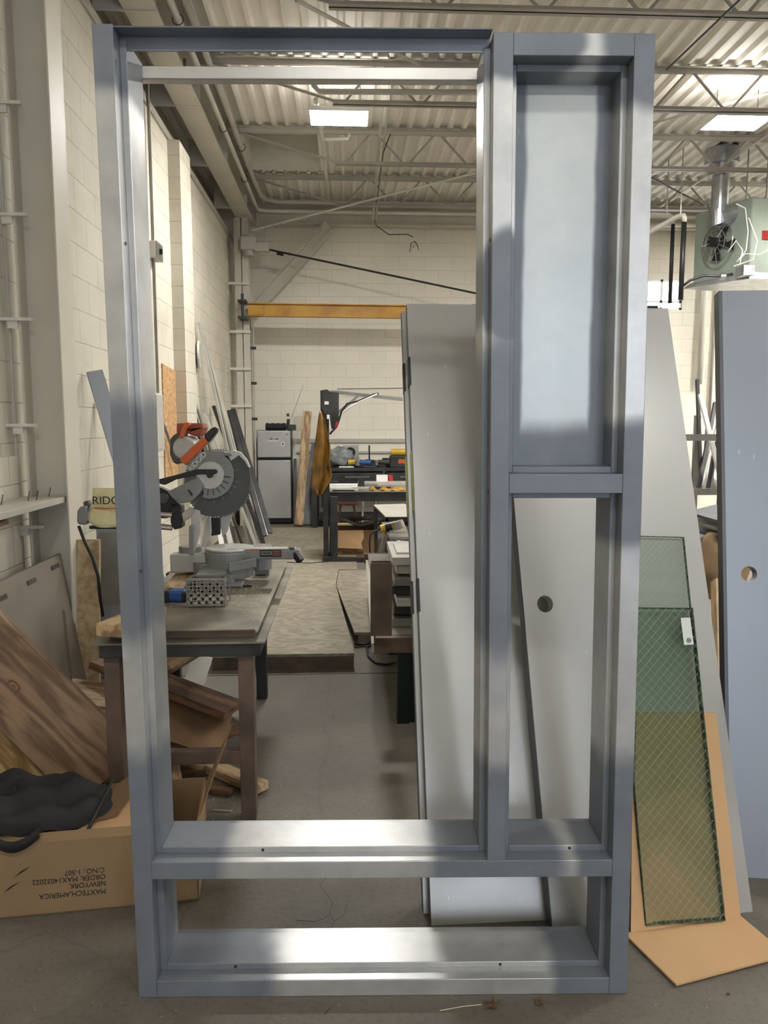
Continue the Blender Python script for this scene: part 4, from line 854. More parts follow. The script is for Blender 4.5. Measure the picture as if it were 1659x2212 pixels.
# pair of galvanised doors with hinge cut-outs (front one, then the one behind it)
for k, (dx, bk, lab) in enumerate(((0, 0, 'tall galvanised steel door leaning behind the frame opening, front of the pair'), (-12, .052, 'tall galvanised steel door leaning directly behind the front one, its edge showing at left'))):
    r_, P, W, H = slab('steel_door', lab, (932+dx, 1999), (1240, 1985), 3.0, (870+dx, 656), .044, M['doorst'], 'door', 'leaning galvanised doors', width=.72, back=bk)
    part('edge_channel', MB().hexa([P(-.002, 0, .012), P(0, 0, .012), P(0, 0, .036), P(-.002, 0, .036)], [P(-.002, H, .012), P(0, H, .012), P(0, H, .036), P(-.002, H, .036)]), M['dooredge'], r_, label='dark seam along the door edge')
    for z_ in (H-.34, H-1.18, H-1.98):
        if z_ > 0: part('hinge_cutout', MB().hexa([P(-.004, z_, -.001), P(.005, z_, -.001), P(.005, z_, .030), P(-.004, z_, .030)], [P(-.004, z_+.115, -.001), P(.005, z_+.115, -.001), P(.005, z_+.115, .030), P(-.004, z_+.115, .030)]), M['black'], r_, label='black hinge cut-out')
    part('edge_mark', MB().hexa([P(-.005, H-.82, .004), P(-.003, H-.82, .004), P(-.003, H-.82, .04), P(-.005, H-.82, .04)], [P(-.005, H-.60, .004), P(-.003, H-.60, .004), P(-.003, H-.60, .04), P(-.005, H-.60, .04)]), M['tape'], r_, label='yellow-green paint mark')
r_, P, W, H = slab('steel_door', 'galvanised steel door with a round bore hole, leaning behind the narrow side opening', (1195, 2018), (1626, 1969), 2.86, (1487, 668), .044, M['doorst'], 'door', None, anchorR=True, holes=[(.074, .985, .0275)])
d2o, d2n = P(0, 0, 0), (P(0, 0, -1)-P(0, 0, 0))
def ond(x, y, off):      # point in front of the bored door's face
    d = ray(x, y); return _C+d*(((d2o+d2n*off-_C).dot(d2n))/d.dot(d2n))
part('edge_channel', MB().hexa([P(-.002, 0, .004), P(0, 0, .004), P(0, 0, .04), P(-.002, 0, .04)], [P(-.002, H, .004), P(0, H, .004), P(0, H, .04), P(-.002, H, .04)]), M['dooredge'], r_, label='dark door edge')
r_, P, W, H = slab('steel_door', 'blue-grey steel door with a round bore hole standing at the right picture edge', (1580, 1894), (1760, 1903), 2.75, (1575, 628), .044, M['doorbl'], 'door', None, holes=[(.075, 1.02, .027)], width=.6)
part('edge_channel', MB().hexa([P(-.012, 0, .0), P(0, 0, .0), P(0, 0, .05), P(-.012, 0, .05)], [P(-.012, H, .0), P(0, H, .0), P(0, H, .05), P(-.012, H, .05)]), M['dooredge'], r_, label='dark door edge')

# ------------------------------------------------------------------ cardboard and wired glass
c0, c1, c2, c3 = fl(1363, 2015, .012), fl(1600, 1978, .012), fl(1700, 2062, .012), fl(1461, 2126, .012)
t = thing('cardboard_sheet', 'large tan cardboard folded on the floor and up the door beneath the wired glass', 'cardboard', fl(1480, 2000))
fs_ = MB().prism([c0-V((.02, 0, 0)), c1, c2+(c2-c1)*.0, c3], (0, 0, -.006)); part('floor_flap', fs_, M['cardlt'], t)
u0, u1 = ond(1376, 1540, .006), ond(1547, 1540, .006)
part('upright_flap', MB().prism([c0, c1, u1, u0], (0, .005, .0)), M['cardlt'], t)
part('side_flap', MB().prism([c0, c0+(c1-c0)*.14+V((0, .0, .012)), ond(1385, 1800, .03), ond(1366, 1700, .03)], (0, .004, 0)), M['cardlt'], t)
def wired(name, label, bl, br, tl, tr, nstack, gm, wires, group=None, m_w='wire', pitch=.018, th=.006, wr=.0006):
    bl, br, tl, tr = map(V, (bl, br, tl, tr)); root = thing(name, label, 'wired glass', (bl+br)/2, group)
    xd = (br-bl).normalized(); W = (br-bl).length; up = (tr-br); H = up.length; ud = up.normalized(); xd = (xd-ud*xd.dot(ud)).normalized(); bl = br-xd*W; nd = xd.cross(ud)
    if nd.y < 0: nd = -nd
    bl = bl+V((0, 0, .016-min(bl.z, br.z)))
    P = lambda x, z, d: bl+xd*x+ud*z+nd*d
    pn_ = part('pane', MB().hexa([P(0, 0, 0), P(W, 0, 0), P(W, 0, th), P(0, 0, th)], [P(0, H, 0), P(W, H, 0), P(W, H, th), P(0, H, th)]), gm, root)
    if wires:
        wm = MB(); s = pitch
        for sg in (1, -1):
            c = -H if sg > 0 else 0
            k = -int(H/s) if sg > 0 else 0
            lo_i = int(-H/s)-1; hi_i = int((W+H)/s)+1
            for i in range(lo_i, hi_i):
                # line x = c + sg*z
                c = i*s
                zs_ = []
                for z in (0, H):
                    x = c+sg*z
                    if 0 <= x <= W: zs_.append((x, z))
                for x in (0, W):
                    z = (x-c)/sg
                    if 0 < z < H: zs_.append((x, z))
                if len(zs_) >= 2:
                    (xa, za), (xb, zb2) = zs_[0], zs_[1]
                    if abs(za-zb2) > .01: wm.cyl(P(xa, za, th*.5), P(xb, zb2, th*.5), wr if sg > 0 else wr*.45, 3, cap=False)
        part('wire_mesh', wm, M[m_w], pn_, label='diamond wire mesh in the glass')
    e = .004
    em = MB()
    for (xa, xb, za, zb2) in ((0, W, 0, e), (0, e*.6, 0, H), (W-e, W, 0, H), (0, W, H-e*.5, H)):
        em.hexa([P(xa, za, -.0006), P(xb, za, -.0006), P(xb, za, th+.0004), P(xa, za, th+.0004)], [P(xa, zb2, -.0006), P(xb, zb2, -.0006), P(xb, zb2, th+.0004), P(xa, zb2, th+.0004)])
    part('edge', em, M['gedge'], root, label='green rough-cut glass edge')
    return root
g0, g1 = fl(1396, 2010, .016), fl(1567, 1988, .016)
nn = V((0, -.012, 0))
wired('wired_glass', 'tallest wired glass pane, its top standing above the rest of the stack', g0+V((0, .018, 0)), g1+V((0, .018, 0)), ond(1362, 1162, .014), ond(1478, 1160, .014), 1, M['glass1'], True, 'wired glass panes', pitch=.021)
wired('wired_glass', 'shorter wired glass pane at the front of the stack', g0+V((0, -.001, 0)), g1+V((0, -.001, 0)), ond(1368, 1316, .036), ond(1497, 1313, .036), 1, M['glass2'], True, 'wired glass panes', pitch=.030, wr=.0007)
wired('wired_glass', 'middle wired glass pane pressed between the front and tallest panes', g0+V((0, .009, 0)), g1+V((0, .009, 0)), ond(1368, 1318, .026), ond(1496, 1315, .026), 1, M['glass2'], False, 'wired glass panes')
t = thing('glass_sticker', 'small white label with a round mark stuck to the green glass', 'label', at(1482, 1363, 2.44))
sg = [ond(1469, 1334, .044), ond(1489, 1333, .044), ond(1497, 1391, .046), ond(1476, 1392, .046)]
part('paper', MB().prism([p_+V((0, -.006, 0)) for p_ in sg], (0, .001, 0)), M['paper'], t)
cs = ond(1486, 1382, .0465)+V((0, -.0072, 0)); part('mark', MB().disc(cs, (0, -1, .3), .0055, .0075, 24, .0004).disc(cs, (0, -1, .3), .001, .0028, 12, .0004), M['ink'], t)

# ------------------------------------------------------------------ the big steel door frame
P0, P1 = V((-.561, 1.916, 0)), V((.743, 1.868, 0)); fw = .005
root = thing('door_frame', 'large grey steel door frame with side panel standing upright in the foreground', 'door frame', P0)
root.rotation_euler = (0, 0, math.atan2(P1.y-P0.y, P1.x-P0.x))
D, R1, R2, ST = .215, .045, .172, .016
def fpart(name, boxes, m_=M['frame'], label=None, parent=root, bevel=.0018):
    mb = MB()
    for b in boxes: mb.box(*b)
    for p in mb.v: p.x -= .0085*p.z
    return part(name, mb, m_, parent, True, label, bevel=bevel)
W_, TL_, TR_ = 1.305, 2.435, 2.421
a0, a1, m0, m1, s0, s1 = 0, .048, .927, .974, 1.256, 1.305
e = .0006
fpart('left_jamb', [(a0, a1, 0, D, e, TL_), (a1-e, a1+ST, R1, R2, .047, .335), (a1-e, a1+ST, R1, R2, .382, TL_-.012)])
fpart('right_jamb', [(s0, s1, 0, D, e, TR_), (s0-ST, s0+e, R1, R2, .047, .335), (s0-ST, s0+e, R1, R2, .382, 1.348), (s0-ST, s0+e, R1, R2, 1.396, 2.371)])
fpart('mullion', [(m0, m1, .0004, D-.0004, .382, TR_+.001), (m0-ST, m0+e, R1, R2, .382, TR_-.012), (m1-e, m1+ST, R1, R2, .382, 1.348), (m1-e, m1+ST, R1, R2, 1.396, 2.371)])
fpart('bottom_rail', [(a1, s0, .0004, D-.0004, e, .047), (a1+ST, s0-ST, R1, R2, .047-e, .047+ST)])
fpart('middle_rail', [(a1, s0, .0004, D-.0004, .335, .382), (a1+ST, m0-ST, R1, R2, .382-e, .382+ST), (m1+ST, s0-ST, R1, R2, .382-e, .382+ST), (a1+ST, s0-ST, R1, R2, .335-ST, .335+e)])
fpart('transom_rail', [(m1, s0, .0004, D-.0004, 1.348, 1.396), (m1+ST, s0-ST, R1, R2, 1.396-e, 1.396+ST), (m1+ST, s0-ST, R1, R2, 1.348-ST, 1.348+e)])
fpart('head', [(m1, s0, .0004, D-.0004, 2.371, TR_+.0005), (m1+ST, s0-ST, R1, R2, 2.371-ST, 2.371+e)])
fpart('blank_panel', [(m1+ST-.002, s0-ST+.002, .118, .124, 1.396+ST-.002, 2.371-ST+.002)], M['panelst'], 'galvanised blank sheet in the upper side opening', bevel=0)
fpart('spreader_bar', [(a1, m0, .050, .054, 2.398, 2.434), (a1, m0, .006, .050, 2.430, 2.434)], M['framed'], 'dark front spreader bar')
fpart('spreader_bar', [(a1, m0, .176, .18, 2.39, 2.42), (a1, m0, .18, .21, 2.39, 2.394)], M['raillt'], 'bright rear spreader bar')
for (x_, z_) in ((a1+.001, 1.95), (a1+.001, 1.15), (m0-.001, 1.96), (m0-.001, 1.35)):
    s = 1 if x_ < .5 else -1
    mb = MB().cyl((x_, .022, z_), (x_+s*.0012, .022, z_), .0045, 12)
    for p in mb.v: p.x -= .0085*p.z
    part('screw_hole', mb, M['black'], root, True)
for (x_, z_, zz_) in ((.33, .382, .036), (.25, .047, .036), (.97, .047, .036), (1.15, .382, .036)):
    mb = MB().cyl((x_, R1-.0004, z_+.008), (x_, R1-.0016, z_+.008), .004, 12); part('screw_hole', mb, M['black'], root, True)

# ------------------------------------------------------------------ left foreground
# grey brown hardboard leaning on the wall, with hand slots
t = thing('hardboard_panel', 'grey-brown hardboard panel with slots leaning on the left wall', 'panel', (XL+.2, 3.6, 0))
zt_ = .765
hb = MB().hexa([(XL+.30, 2.6, .0), (XL+.312, 2.6, .0), (XL+.30, 4.02, .0), (XL+.288, 4.02, 0)], [(XL+.06, 2.6, zt_), (XL+.072, 2.6, zt_), (XL+.072, 3.92, zt_), (XL+.06, 3.92, zt_)])
hb = MB(); pA, pB, pC, pD = fl(60, 1640), fl(150, 1480), ax(131, 1196, XL+.225), ax(-40, 1275, XL+.12)
pA = V((pD.x+.2, pD.y, 0)); pB = V((pC.x+.13, pC.y+.0, 0))
hb.prism([pA, pB, pC, pD], (-.012, 0, 0)); part('sheet', hb, M['brownpanel'], t)
nrm = (pC-pA).cross(pD-pA).normalized(); nrm = nrm if nrm.x > 0 else -nrm; sdir = (pC-pD).normalized(); sup = nrm.cross(sdir).normalized()
for px_, py_ in ((119, 1224), (68, 1256), (4, 1292)):
    d = ray(px_, py_); q = _C+d*((pA-_C).dot(nrm)/d.dot(nrm)); q2 = [q+sdir*(i*.035)+sup*(j*.011)-nrm*.004 for i, j in ((-1, -1), (1, -1), (1, 1), (-1, 1))]
    part('slot', MB().prism(q2, nrm*.008), M['black'], t)
one('narrow_board', MB().prism([V((at(150, 1500, 3.75).x, 3.75, .001)), V((at(166, 1500, 3.75).x, 3.75, .001)), at(141, 1320, 3.85), at(120, 1315, 3.85)], (0, .01, 0)), M['brownpanel'], 'narrow brown strip leaning in front of the hardboard panel', 'board')
# wide brown board, diagonal
Yp = 2.95
pa, pb_, pc_, pd_ = at(-45, 1272, Yp+.05), at(235, 1562, Yp), at(236, 1790, Yp-.05), at(-90, 1470, Yp)
dirn = (at(228, 1553, Yp)-at(0, 1325, Yp)).normalized(); mid = (at(0, 1325, Yp)+at(0, 1565, Yp))/2
nW = (at(0, 1565, Yp)-at(0, 1325, Yp)); nW -= dirn*nW.dot(dirn); wd = nW.length
A0 = at(0, 1325, Yp)+nW/2-dirn*.03; B0 = A0+dirn*.80
while (B0.z-wd*.36) < 0.02: B0 -= dirn*.02
bd = board('wooden_board', A0, B0, wd, .038, (0, -1, .12), M['plankbr'], None, 'wide brown wooden board with a dark knot leaning diagonally by the table leg', 'board')
kn = MB().disc((-.12, .0, .019), (0, 0, 1), .012, .019, 20, .0008).disc((-.12, .0, .019), (0, 0, 1), .0, .006, 12, .0008)
for p in kn.v: p.x = -.12+(p.x+.12)*1.6
k_ = link('knot', finish(kn, V((0, 0, 0))), M['scrapdk']); k_.parent = bd
sp = MB()
for i, (yy, ln) in enumerate(((.10, .05), (.06, .03), (.02, .045), (-.03, .02), (-.07, .035))):
    L0 = -(B0-A0).length/2; sp.prism([(L0, wd/2*yy*8-.012, -.015), (L0-ln, wd/2*yy*8, -.015), (L0, wd/2*yy*8+.014, -.015)], (0, 0, .03))
k_ = link('splinter', finish(sp, V((0, 0, 0))), M['plankbr']); k_.parent = bd
Yq = 2.88
a = at(-40, 1540, Yq); b = at(150, 1760, Yq); d_ = (b-a).normalized()
board('plywood_offcut', a+V((-.05, .1, -.12)), b+V((-.12, .1, -.06)), .24, .018, (0, -1, .12), M['ply'], None, 'yellow plywood offcut below the wide brown board', 'plywood')
# particle board upright with sawdust
a = at(197, 1540, 4.0); a.z = .001; b = at(191, 1165, 4.05)
board('particle_board', V((at(199, 1540, 4.0).x, 3.95, .003)), at(192, 1165, 4.05), .115, .02, (0, -1, .05), M['sawboard'], None, 'upright tan particle board dusted with sawdust behind the table leg', 'board')
board('grey_strip', V((at(166, 1540, 4.1).x, 4.2, .003)), at(160, 1140, 4.3), .075, .02, (0, -1, .05), M['doorbl'], None, 'upright grey metal strip left of the particle board', 'metal strip')
t = thing('floor_cabinet', 'grey steel cabinet standing behind the left jamb beside the saw', 'cabinet', (at(240, 1200, 4.6).x, 4.7, 0))
xa, xb = at(207, 1150, 4.55).x, at(262, 1150, 4.55).x; part('body', MB().box(xa, xb, 4.55, 4.95, .001, at(230, 1142, 4.55).z), M['galv'], t, bevel=.004); part('door', MB().box(xa+.015, xb-.01, 4.535, 4.549, .45, at(230, 1150, 4.55).z), M['rail'], t)
# nail shelf on the wall
t = thing('wall_shelf', 'rough wooden shelf board with upright nails on the left wall', 'shelf', (XL+.1, 3.5, 1.1))
zs_ = ax(40, 1092, XL+.15).z
xe = at(145, 1075, 4.0).x
board('board', V(((XL+xe)/2+.03, 2.3, zs_)), V(((XL+xe)/2+.03, 3.98, zs_-.0)), xe-XL-.05, .03, (0, 0, 1), M['paintgy'], t)
for px_, py_ in ((60, 1083), (78, 1082), (105, 1074), (112, 1068), (2, 1092)):
    q = fl(px_, py_, zs_+.012); part('nail', MB().cyl(q, q+V((.012, 0, .05)), .0022, 6), M['black'], t)
board('ledge_board', V((XL+.13, 2.3, zs_-.05)), V((XL+.13, 3.45, zs_-.05)), .13, .022, (0, 0, 1), M['scrap'], None, 'pale wooden board stacked just under the nail shelf', 'board')
board('ledge_block', V((XL+.12, 2.3, zs_-.12)), V((XL+.12, 3.35, zs_-.12)), .12, .045, (0, 0, 1), M['paintgy'], None, 'grey timber below the pale board under the nail shelf', 'board')
one('shelf_bracket', MB().box(XL+.03, XL+.10, 3.10, 3.16, .7, zs_-.142), M['rust'], 'dark upright bracket under the shelf boards at the left edge', 'bracket')
# metal lengths left of the jamb
board('steel_sheet_strip', V((XL+.62, 4.85, .002)), ax(204, 802, XL+.07), .10, .03, (.5, -1, .1), M['doorbl'], None, 'grey steel channel leaning on the wall left of the frame jamb', 'metal channel')
board('steel_sheet_strip', V((XL+.55, 5.2, .002)), ax(214, 868, XL+.03), .05, .03, (.5, -1, .1), M['darksteel'], None, 'narrow black steel strip leaning beside the grey channel', 'metal strip')

# cardboard box with writing ------------------------------------------------------
BXF = fl(0, 1986); q1 = fl(290, 1958); dirx = (q1-BXF).normalized(); BXF = BXF-dirx*.12; wd = 1.12; diry = V((-dirx.y, dirx.x, 0)); hh = .235
t = thing('cardboard_box', 'long low cardboard box with upside-down black printing at bottom left', 'box', BXF)
ZU = V((0, 0, 1)); C_ = lambda u, v, z: BXF+dirx*u+diry*v+ZU*z
dp = .38; th = .006
wn_ = (at(410, 1900, 2.3)-BXF).dot(dirx)
wd = .12+.60
def wallq(u0, v0, u1, v1, z0, z1): 
    a, b = C_(u0, v0, 0), C_(u1, v1, 0); n = (b-a).normalized(); n = V((-n.y, n.x, 0))*th
    return MB().hexa([a+ZU*z0, b+ZU*z0, b+n+ZU*z0, a+n+ZU*z0], [a+ZU*z1, b+ZU*z1, b+n+ZU*z1, a+n+ZU*z1])
cm = wallq(0, 0, wd, 0, .001, hh); m2_ = MB()
for q in (wallq(wd, 0, wd, dp, .001, hh), wallq(wd, dp, 0, dp, .001, hh), wallq(0, dp, 0, 0, .001, hh)): cm.add(q.v, q.f)
cm.hexa([C_(0, 0, .001), C_(wd, 0, .001), C_(wd, dp, .001), C_(0, dp, .001)], [C_(0, 0, .006), C_(wd, 0, .006), C_(wd, dp, .006), C_(0, dp, .006)])
part('carton', cm, M['card'], t)
part('flap', MB().prism([C_(wd, .1, hh), C_(wd+.01, dp, hh), C_(wd+.10, dp+.0, hh+.20)], V((.004, .0, .003))), M['card'], t)
part('flap', MB().prism([C_(.0, .0, hh), C_(wd, .0, hh), C_(wd, .035, hh+.012), C_(0, .035, hh+.015)], V((0, 0, .004))), M['card'], t)
part('flap', MB().prism([C_(.28, .06, hh+.005), C_(.46, .1, hh+.02), C_(.52, .3, hh+.09), C_(.40, .2, hh+.05)], V((0, 0, .004))), M['carddk'], t)
part('flap', MB().prism([C_(.34, .05, hh+.0), C_(.55, .06, hh+.0), C_(.60, .25, hh+.04), C_(.45, .22, hh+.02)], V((0, 0, .004))), M['cardlt'], t)
angz = math.atan2(dirx.y, dirx.x)
# printing turned upside down: each line starts at its right end
for body, (px_, py_), sz, sxx in (('MAXTECH,AMERICA', (229, 1919), .0235, .93), ('NEWYORK', (229, 1902), .0235, .93), ('ORDER: MAX14032022', (228, 1887.5), .0235, .93), ('C/NO.: 1-507', (226, 1873.5), .0235, .9)):
    q = at(px_, py_, 2.3); dd = ray(px_, py_); tt = ((BXF-_C).dot(diry))/dd.dot(diry); q = _C+dd*tt-diry*.001
    o_ = text('lettering', body, t, q, (math.pi/2, math.pi, angz), sz, M['ink'], .0004, 1.0, 'LEFT', sxx)
for (px_, py_) in ((45, 1882), (22, 1915)):
    dd = ray(px_, py_); tt = ((BXF-_C).dot(diry))/dd.dot(diry); q = _C+dd*tt-diry*.001
    part('tear', MB().prism([q+dirx*-.02-ZU*.018, q+dirx*.0, q+dirx*.03+ZU*.014, q+dirx*.004+ZU*.002], -diry*.0008), M['ink'], t)
# bag on the box
bgm = MB(); rnd = random.Random(4)
gc = C_(.13, .19, hh)
def bag(u, v):
    a = u*2*math.pi; r = math.sin(v*math.pi/2)
    x = .31*math.cos(a)*r*(1-.1*math.sin(2*a)); y = .17*math.sin(a)*r
    h = .095*math.cos(v*math.pi/2)**.55*(1+.12*math.sin(3*a+1)+.10*math.cos(x*18+a)) + .014*math.sin(x*40+y*25)+.012*math.sin(y*60-x*22)
    if x < -.05: h *= 1-.4*(-.05-x)/.25
    return gc+dirx*x+diry*y+ZU*max(.004, h+.012)
bgm.grid(bag, 56, 22)
bo = thing('duffel_bag', 'black nylon bag slumped on top of the low cardboard box', 'bag', gc)
part('body', bgm, M['cloth'], bo, smooth=True, mods=[('SUBSURF', dict(levels=1, render_levels=1))])
part('strap', MB().grid(lambda u, v: C_(.10+.15*u, -.005-.012*math.sin(u*3.14)-.002, hh+.035-.035*math.sin(u*math.pi)+(v-.5)*.035+.005), 18, 1), M['cloth'], bo, smooth=True, mods=[('SOLIDIFY', dict(thickness=.004))])
part('piping', MB().tube([gc+dirx*(.25+.05*math.sin(a_))+diry*(-.15+.28*a_/3.1)+ZU*(.01+.09*math.sin(a_)) for a_ in [i*.155 for i in range(21)]], .006, 8), M['black'], bo, smooth=True)

# ------------------------------------------------------------------ saw table
TZ = .76
t = thing('work_table', 'dusty steel work table with rusty legs behind the door opening', 'table', (-.65, 3.5, 0))
fr = fl(566, 1375, TZ-.02); rr = fl(588, 1210, TZ); lf = fl(196, 1385, TZ-.02)
x0_, x1_, y0_, y1_ = lf.x, fr.x+.01, fr.y, rr.y
part('frame', MB().box(x0_+.01, x1_-.02, y0_+.02, y0_+.03, TZ-.10, TZ-.04).box(x1_-.03, x1_-.02, y0_+.03, y1_-.02, TZ-.10, TZ-.04).box(x0_+.01, x0_+.02, y0_+.03, y1_-.02, TZ-.10, TZ-.04).box(x0_+.01, x1_-.02, y1_-.03, y1_-.02, TZ-.10, TZ-.04), M['darksteel'], t, bevel=.002)
part('top_flange', MB().box(x0_-.01, x1_, y0_, y1_, TZ-.0465, TZ-.0395), M['tabletop'], t)
tx0, tx1 = x0_+.02, x1_-.03
def topf(u, v):
    x = tx0+(tx1-tx0)*u; y = y0_+.03+(y1_-y0_-.05)*v
    z = TZ+.002*math.sin(u*9)*math.sin(v*7)
    if u > .98: z -= .012
    return (x, y, z)
part('top', MB().grid(topf, 50, 30), M['tabletop'], t, smooth=False, mods=[('SOLIDIFY', dict(thickness=.004))])
part('core', MB().box(tx0+.02, tx1-.015, y0_+.06, y1_-.03, TZ-.038, TZ-.006), M['rust'], t)
part('hole', MB().cyl(fl(535, 1266, TZ+.001), fl(535, 1266, TZ+.001)+V((0, 0, .0015)), .026, 24), M['black'], t)
lw = .058
lxr = at(515, 1500, y0_+.05).x
for (x_, y_, m_) in ((lxr, y0_+.05, 'rust'), (at(226, 1500, y0_+.05).x, y0_+.05, 'rust'), (at(553, 1450, y1_-.12).x, y1_-.12, 'darksteel'), (at(364, 1420, y1_-.12).x, y1_-.12, 'darksteel')):
    part('leg', MB().box(x_, x_+lw, y_, y_+lw, 0, TZ-.046), M[m_], t, bevel=.003)
zc0, zc1 = at(450, 1650, y0_+.06).z, at(450, 1622, y0_+.06).z
part('stretcher', MB().box(at(226, 0, y0_+.06).x+lw-.02, lxr, y0_+.055, y0_+.095, zc0, zc1), M['rust'], t, bevel=.002)
part('stretcher', MB().box(at(364, 0, y1_-.12).x+lw, at(553, 0, y1_-.12).x, y1_-.10, y1_-.07, .5, .55), M['darksteel'], t); part('stretcher', MB().box(at(364, 0, y1_-.12).x+lw, at(553, 0, y1_-.12).x, y1_-.10, y1_-.07, .36, .40), M['darksteel'], t)
# things on it
board('wood_block', fl(233, 1362, TZ+.026)+V((.0, 0, 0)), fl(233, 1362, TZ+.026)+V((.10, .28, 0)), .10, .046, (0, 0, 1), M['lumber'], None, 'pale wooden block lying at the front left of the work table', 'wood block')
board('wood_strip', fl(362, 1290, TZ+.02), fl(425, 1213, TZ+.02), .09, .03, (0, 0, 1), M['scrap'], None, 'grey wooden strip lying left of the tape measure on the table', 'wood strip')
c = fl(379, 1300, TZ+.001); t2 = thing('tape_measure', 'blue and black tape measure lying on the work table', 'tape measure', c)
part('case', MB().box(c.x-.045, c.x+.045, c.y-.01, c.y+.07, TZ+.002, TZ+.048), M['blue'], t2, bevel=.012); part('rubber_grip', MB().box(c.x-.05, c.x-.022, c.y-.014, c.y+.072, TZ+.002, TZ+.05).box(c.x+.028, c.x+.05, c.y-.014, c.y+.072, TZ+.002, TZ+.044), M['black'], t2, bevel=.006)
# perforated brackets
def perf(loc, rz, label):
    w2, h2, s = .150, .108, .031
    t3 = thing('perforated_box', label, 'perforated box', loc); t3.rotation_euler = (0, 0, rz)
    mb = MB()
    for sg in (1, -1):
        k = -12
        for i in range(-14, 22):
            c = i*s*1.0; pts = []
            for z in (0, h2):
                x = c+sg*z
                if 0 <= x <= w2: pts.append((x, z))
            for x in (0, w2):
                z = (x-c)/sg
                if 0 < z < h2: pts.append((x, z))
            if len(pts) >= 2 and math.dist(pts[0], pts[1]) > .01: mb.bar((pts[0][0], 0, pts[0][1]), (pts[1][0], 0, pts[1][1]), .0022, .0125, (0, 1, 0)) if 0 else mb.bar((pts[0][0], 0, pts[0][1]), (pts[1][0], 0, pts[1][1]), .0085, .0022, (0, 1, 0))
    part('perforated_face', mb, M['rail'], t3, True)
    part('rim', MB().box(-.006, w2+.006, -.004, .03, -.0, .005).box(-.006, w2+.006, -.004, .03, h2, h2+.006).box(-.006, 0, -.004, .03, 0, h2+.004).box(w2, w2+.006, -.004, .03, 0, h2+.004), M['rail'], t3, True, bevel=.004)
    part('back_rim', MB().box(.004, w2+.016, .066, .07, .004, .010).box(.004, w2+.016, .066, .07, h2+.006, h2+.012).box(.004, .010, .066, .07, .010, h2+.006).box(w2+.010, w2+.016, .066, .07, .01, h2+.006).bar((w2, .03, .004), (w2+.013, .066, .007), .004, .004).bar((w2, .03, h2+.002), (w2+.013, .066, h2+.009), .004, .004).bar((0, .03, h2+.002), (.007, .066, h2+.009), .004, .004), M['rail'], t3, True)
    return t3
q = fl(406, 1311, TZ+.001)
perf((q.x, q.y, TZ+.003), 0, 'perforated metal box with a diamond pattern standing at the front of the table')
one('metal_sliver', MB().bar(fl(512, 1242, TZ+.005), fl(560, 1231, TZ+.008), .008, .006), M['raillt'], 'thin bright metal sliver lying on the table beside the saw', 'metal sliver')
rn = random.Random(11); sd = MB()
def chip(mb, p, s):
    a = rn.uniform(0, 6.28); d = V((math.cos(a), math.sin(a), 0))*s; n_ = V((-d.y, d.x, 0))*.35
    mb.add([p-d, p+n_, p+d+V((0, 0, s*.5)), p-n_], [(0, 1, 2, 3)])
for _ in range(1500):
    x = rn.gauss(0, 1); y = rn.gauss(0, 1); cx_, cy_ = rn.choice(((500, 1262), (470, 1225), (545, 1290), (420, 1280), (500, 1250)))
    p = fl(cx_+x*28, cy_+y*20, TZ+.005)
    if tx0 < p.x < tx1-.02 and y0_+.05 < p.y < y1_-.03: chip(sd, p, rn.uniform(.0015, .005))
tag(link('metal_shavings', finish(sd, V((0, 0, 0)), False), M['sawdust']), 'pale sawdust and shavings scattered over the work table', 'shavings', None, 'stuff')

# ------------------------------------------------------------------ miter saw
YM = 3.62
ms = thing('miter_saw', 'large grey and orange sliding miter saw on the work table', 'miter saw', (at(440, 1240, YM).x, YM, TZ))
def pp(name, pts, Y, th, m_, parent=ms, bevel=.004, label=None):
    mb = MB(); pxpoly(mb, pts, Y, th); return part(name, mb, M[m_], parent, bevel=bevel, label=label)
def circ(cx_, cy_, r, a0=0, a1=360, n=28): return [(cx_+r*math.cos(math.radians(a0+(a1-a0)*i/n)), cy_+r*math.sin(math.radians(a0+(a1-a0)*i/n))) for i in range(n+(0 if a1-a0 == 360 else 1))]
CXp, CYp = 453, 1026
# teeth blade
tp = []
for i in range(84):
    a = 2*math.pi*i/84; tp += [(470+73*math.cos(a), 1044+73*math.sin(a)), (470+75.5*math.cos(a+.03), 1044+75.5*math.sin(a+.03)), (470+71*math.cos(a+.045), 1044+71*math.sin(a+.045))]
pp('blade', tp, YM+.012, .003, 'blade', bevel=0)
# lower guard: crescent from upper right round to lower left
g_out = [(497, 984), (512, 976), (520, 978), (532, 993), (540, 1016), (541, 1040), (537, 1064), (526, 1086), (507, 1103), (484, 1113.5), (463, 1116.5), (443, 1114), (427, 1107), (418, 1096)]; g_in = [(432, 1078), (430, 1060), (445, 1040), (470, 1020), (490, 1000)]
pp('lower_guard', g_out+g_in, YM-.006, .014, 'sawdk', bevel=.002, label='dark translucent looking lower blade guard')
gd = part('guard_rib', MB(), M['rail'], ms) if 0 else None
rb = MB()
for a in (-20, -10, 2, 14, 26, 40, 60, 80, 100):
    p_ = at(CXp+52*math.cos(math.radians(a)), CYp+52*math.sin(math.radians(a)), YM-.008); q_ = at(CXp+62*math.cos(math.radians(a)), CYp+62*math.sin(math.radians(a)), YM-.008); rb.cyl(p_, q_, .002, 6)
part('guard_rib', rb, M['saw'], ms)
# edge band of guard
pp('guard_lip', [(488, 975), (504, 972.5), (519, 977), (533, 993), (540, 1010), (537, 1011), (528, 996), (516, 984), (505, 992), (498, 996)], YM-.02, .03, 'sawlt', bevel=.002)
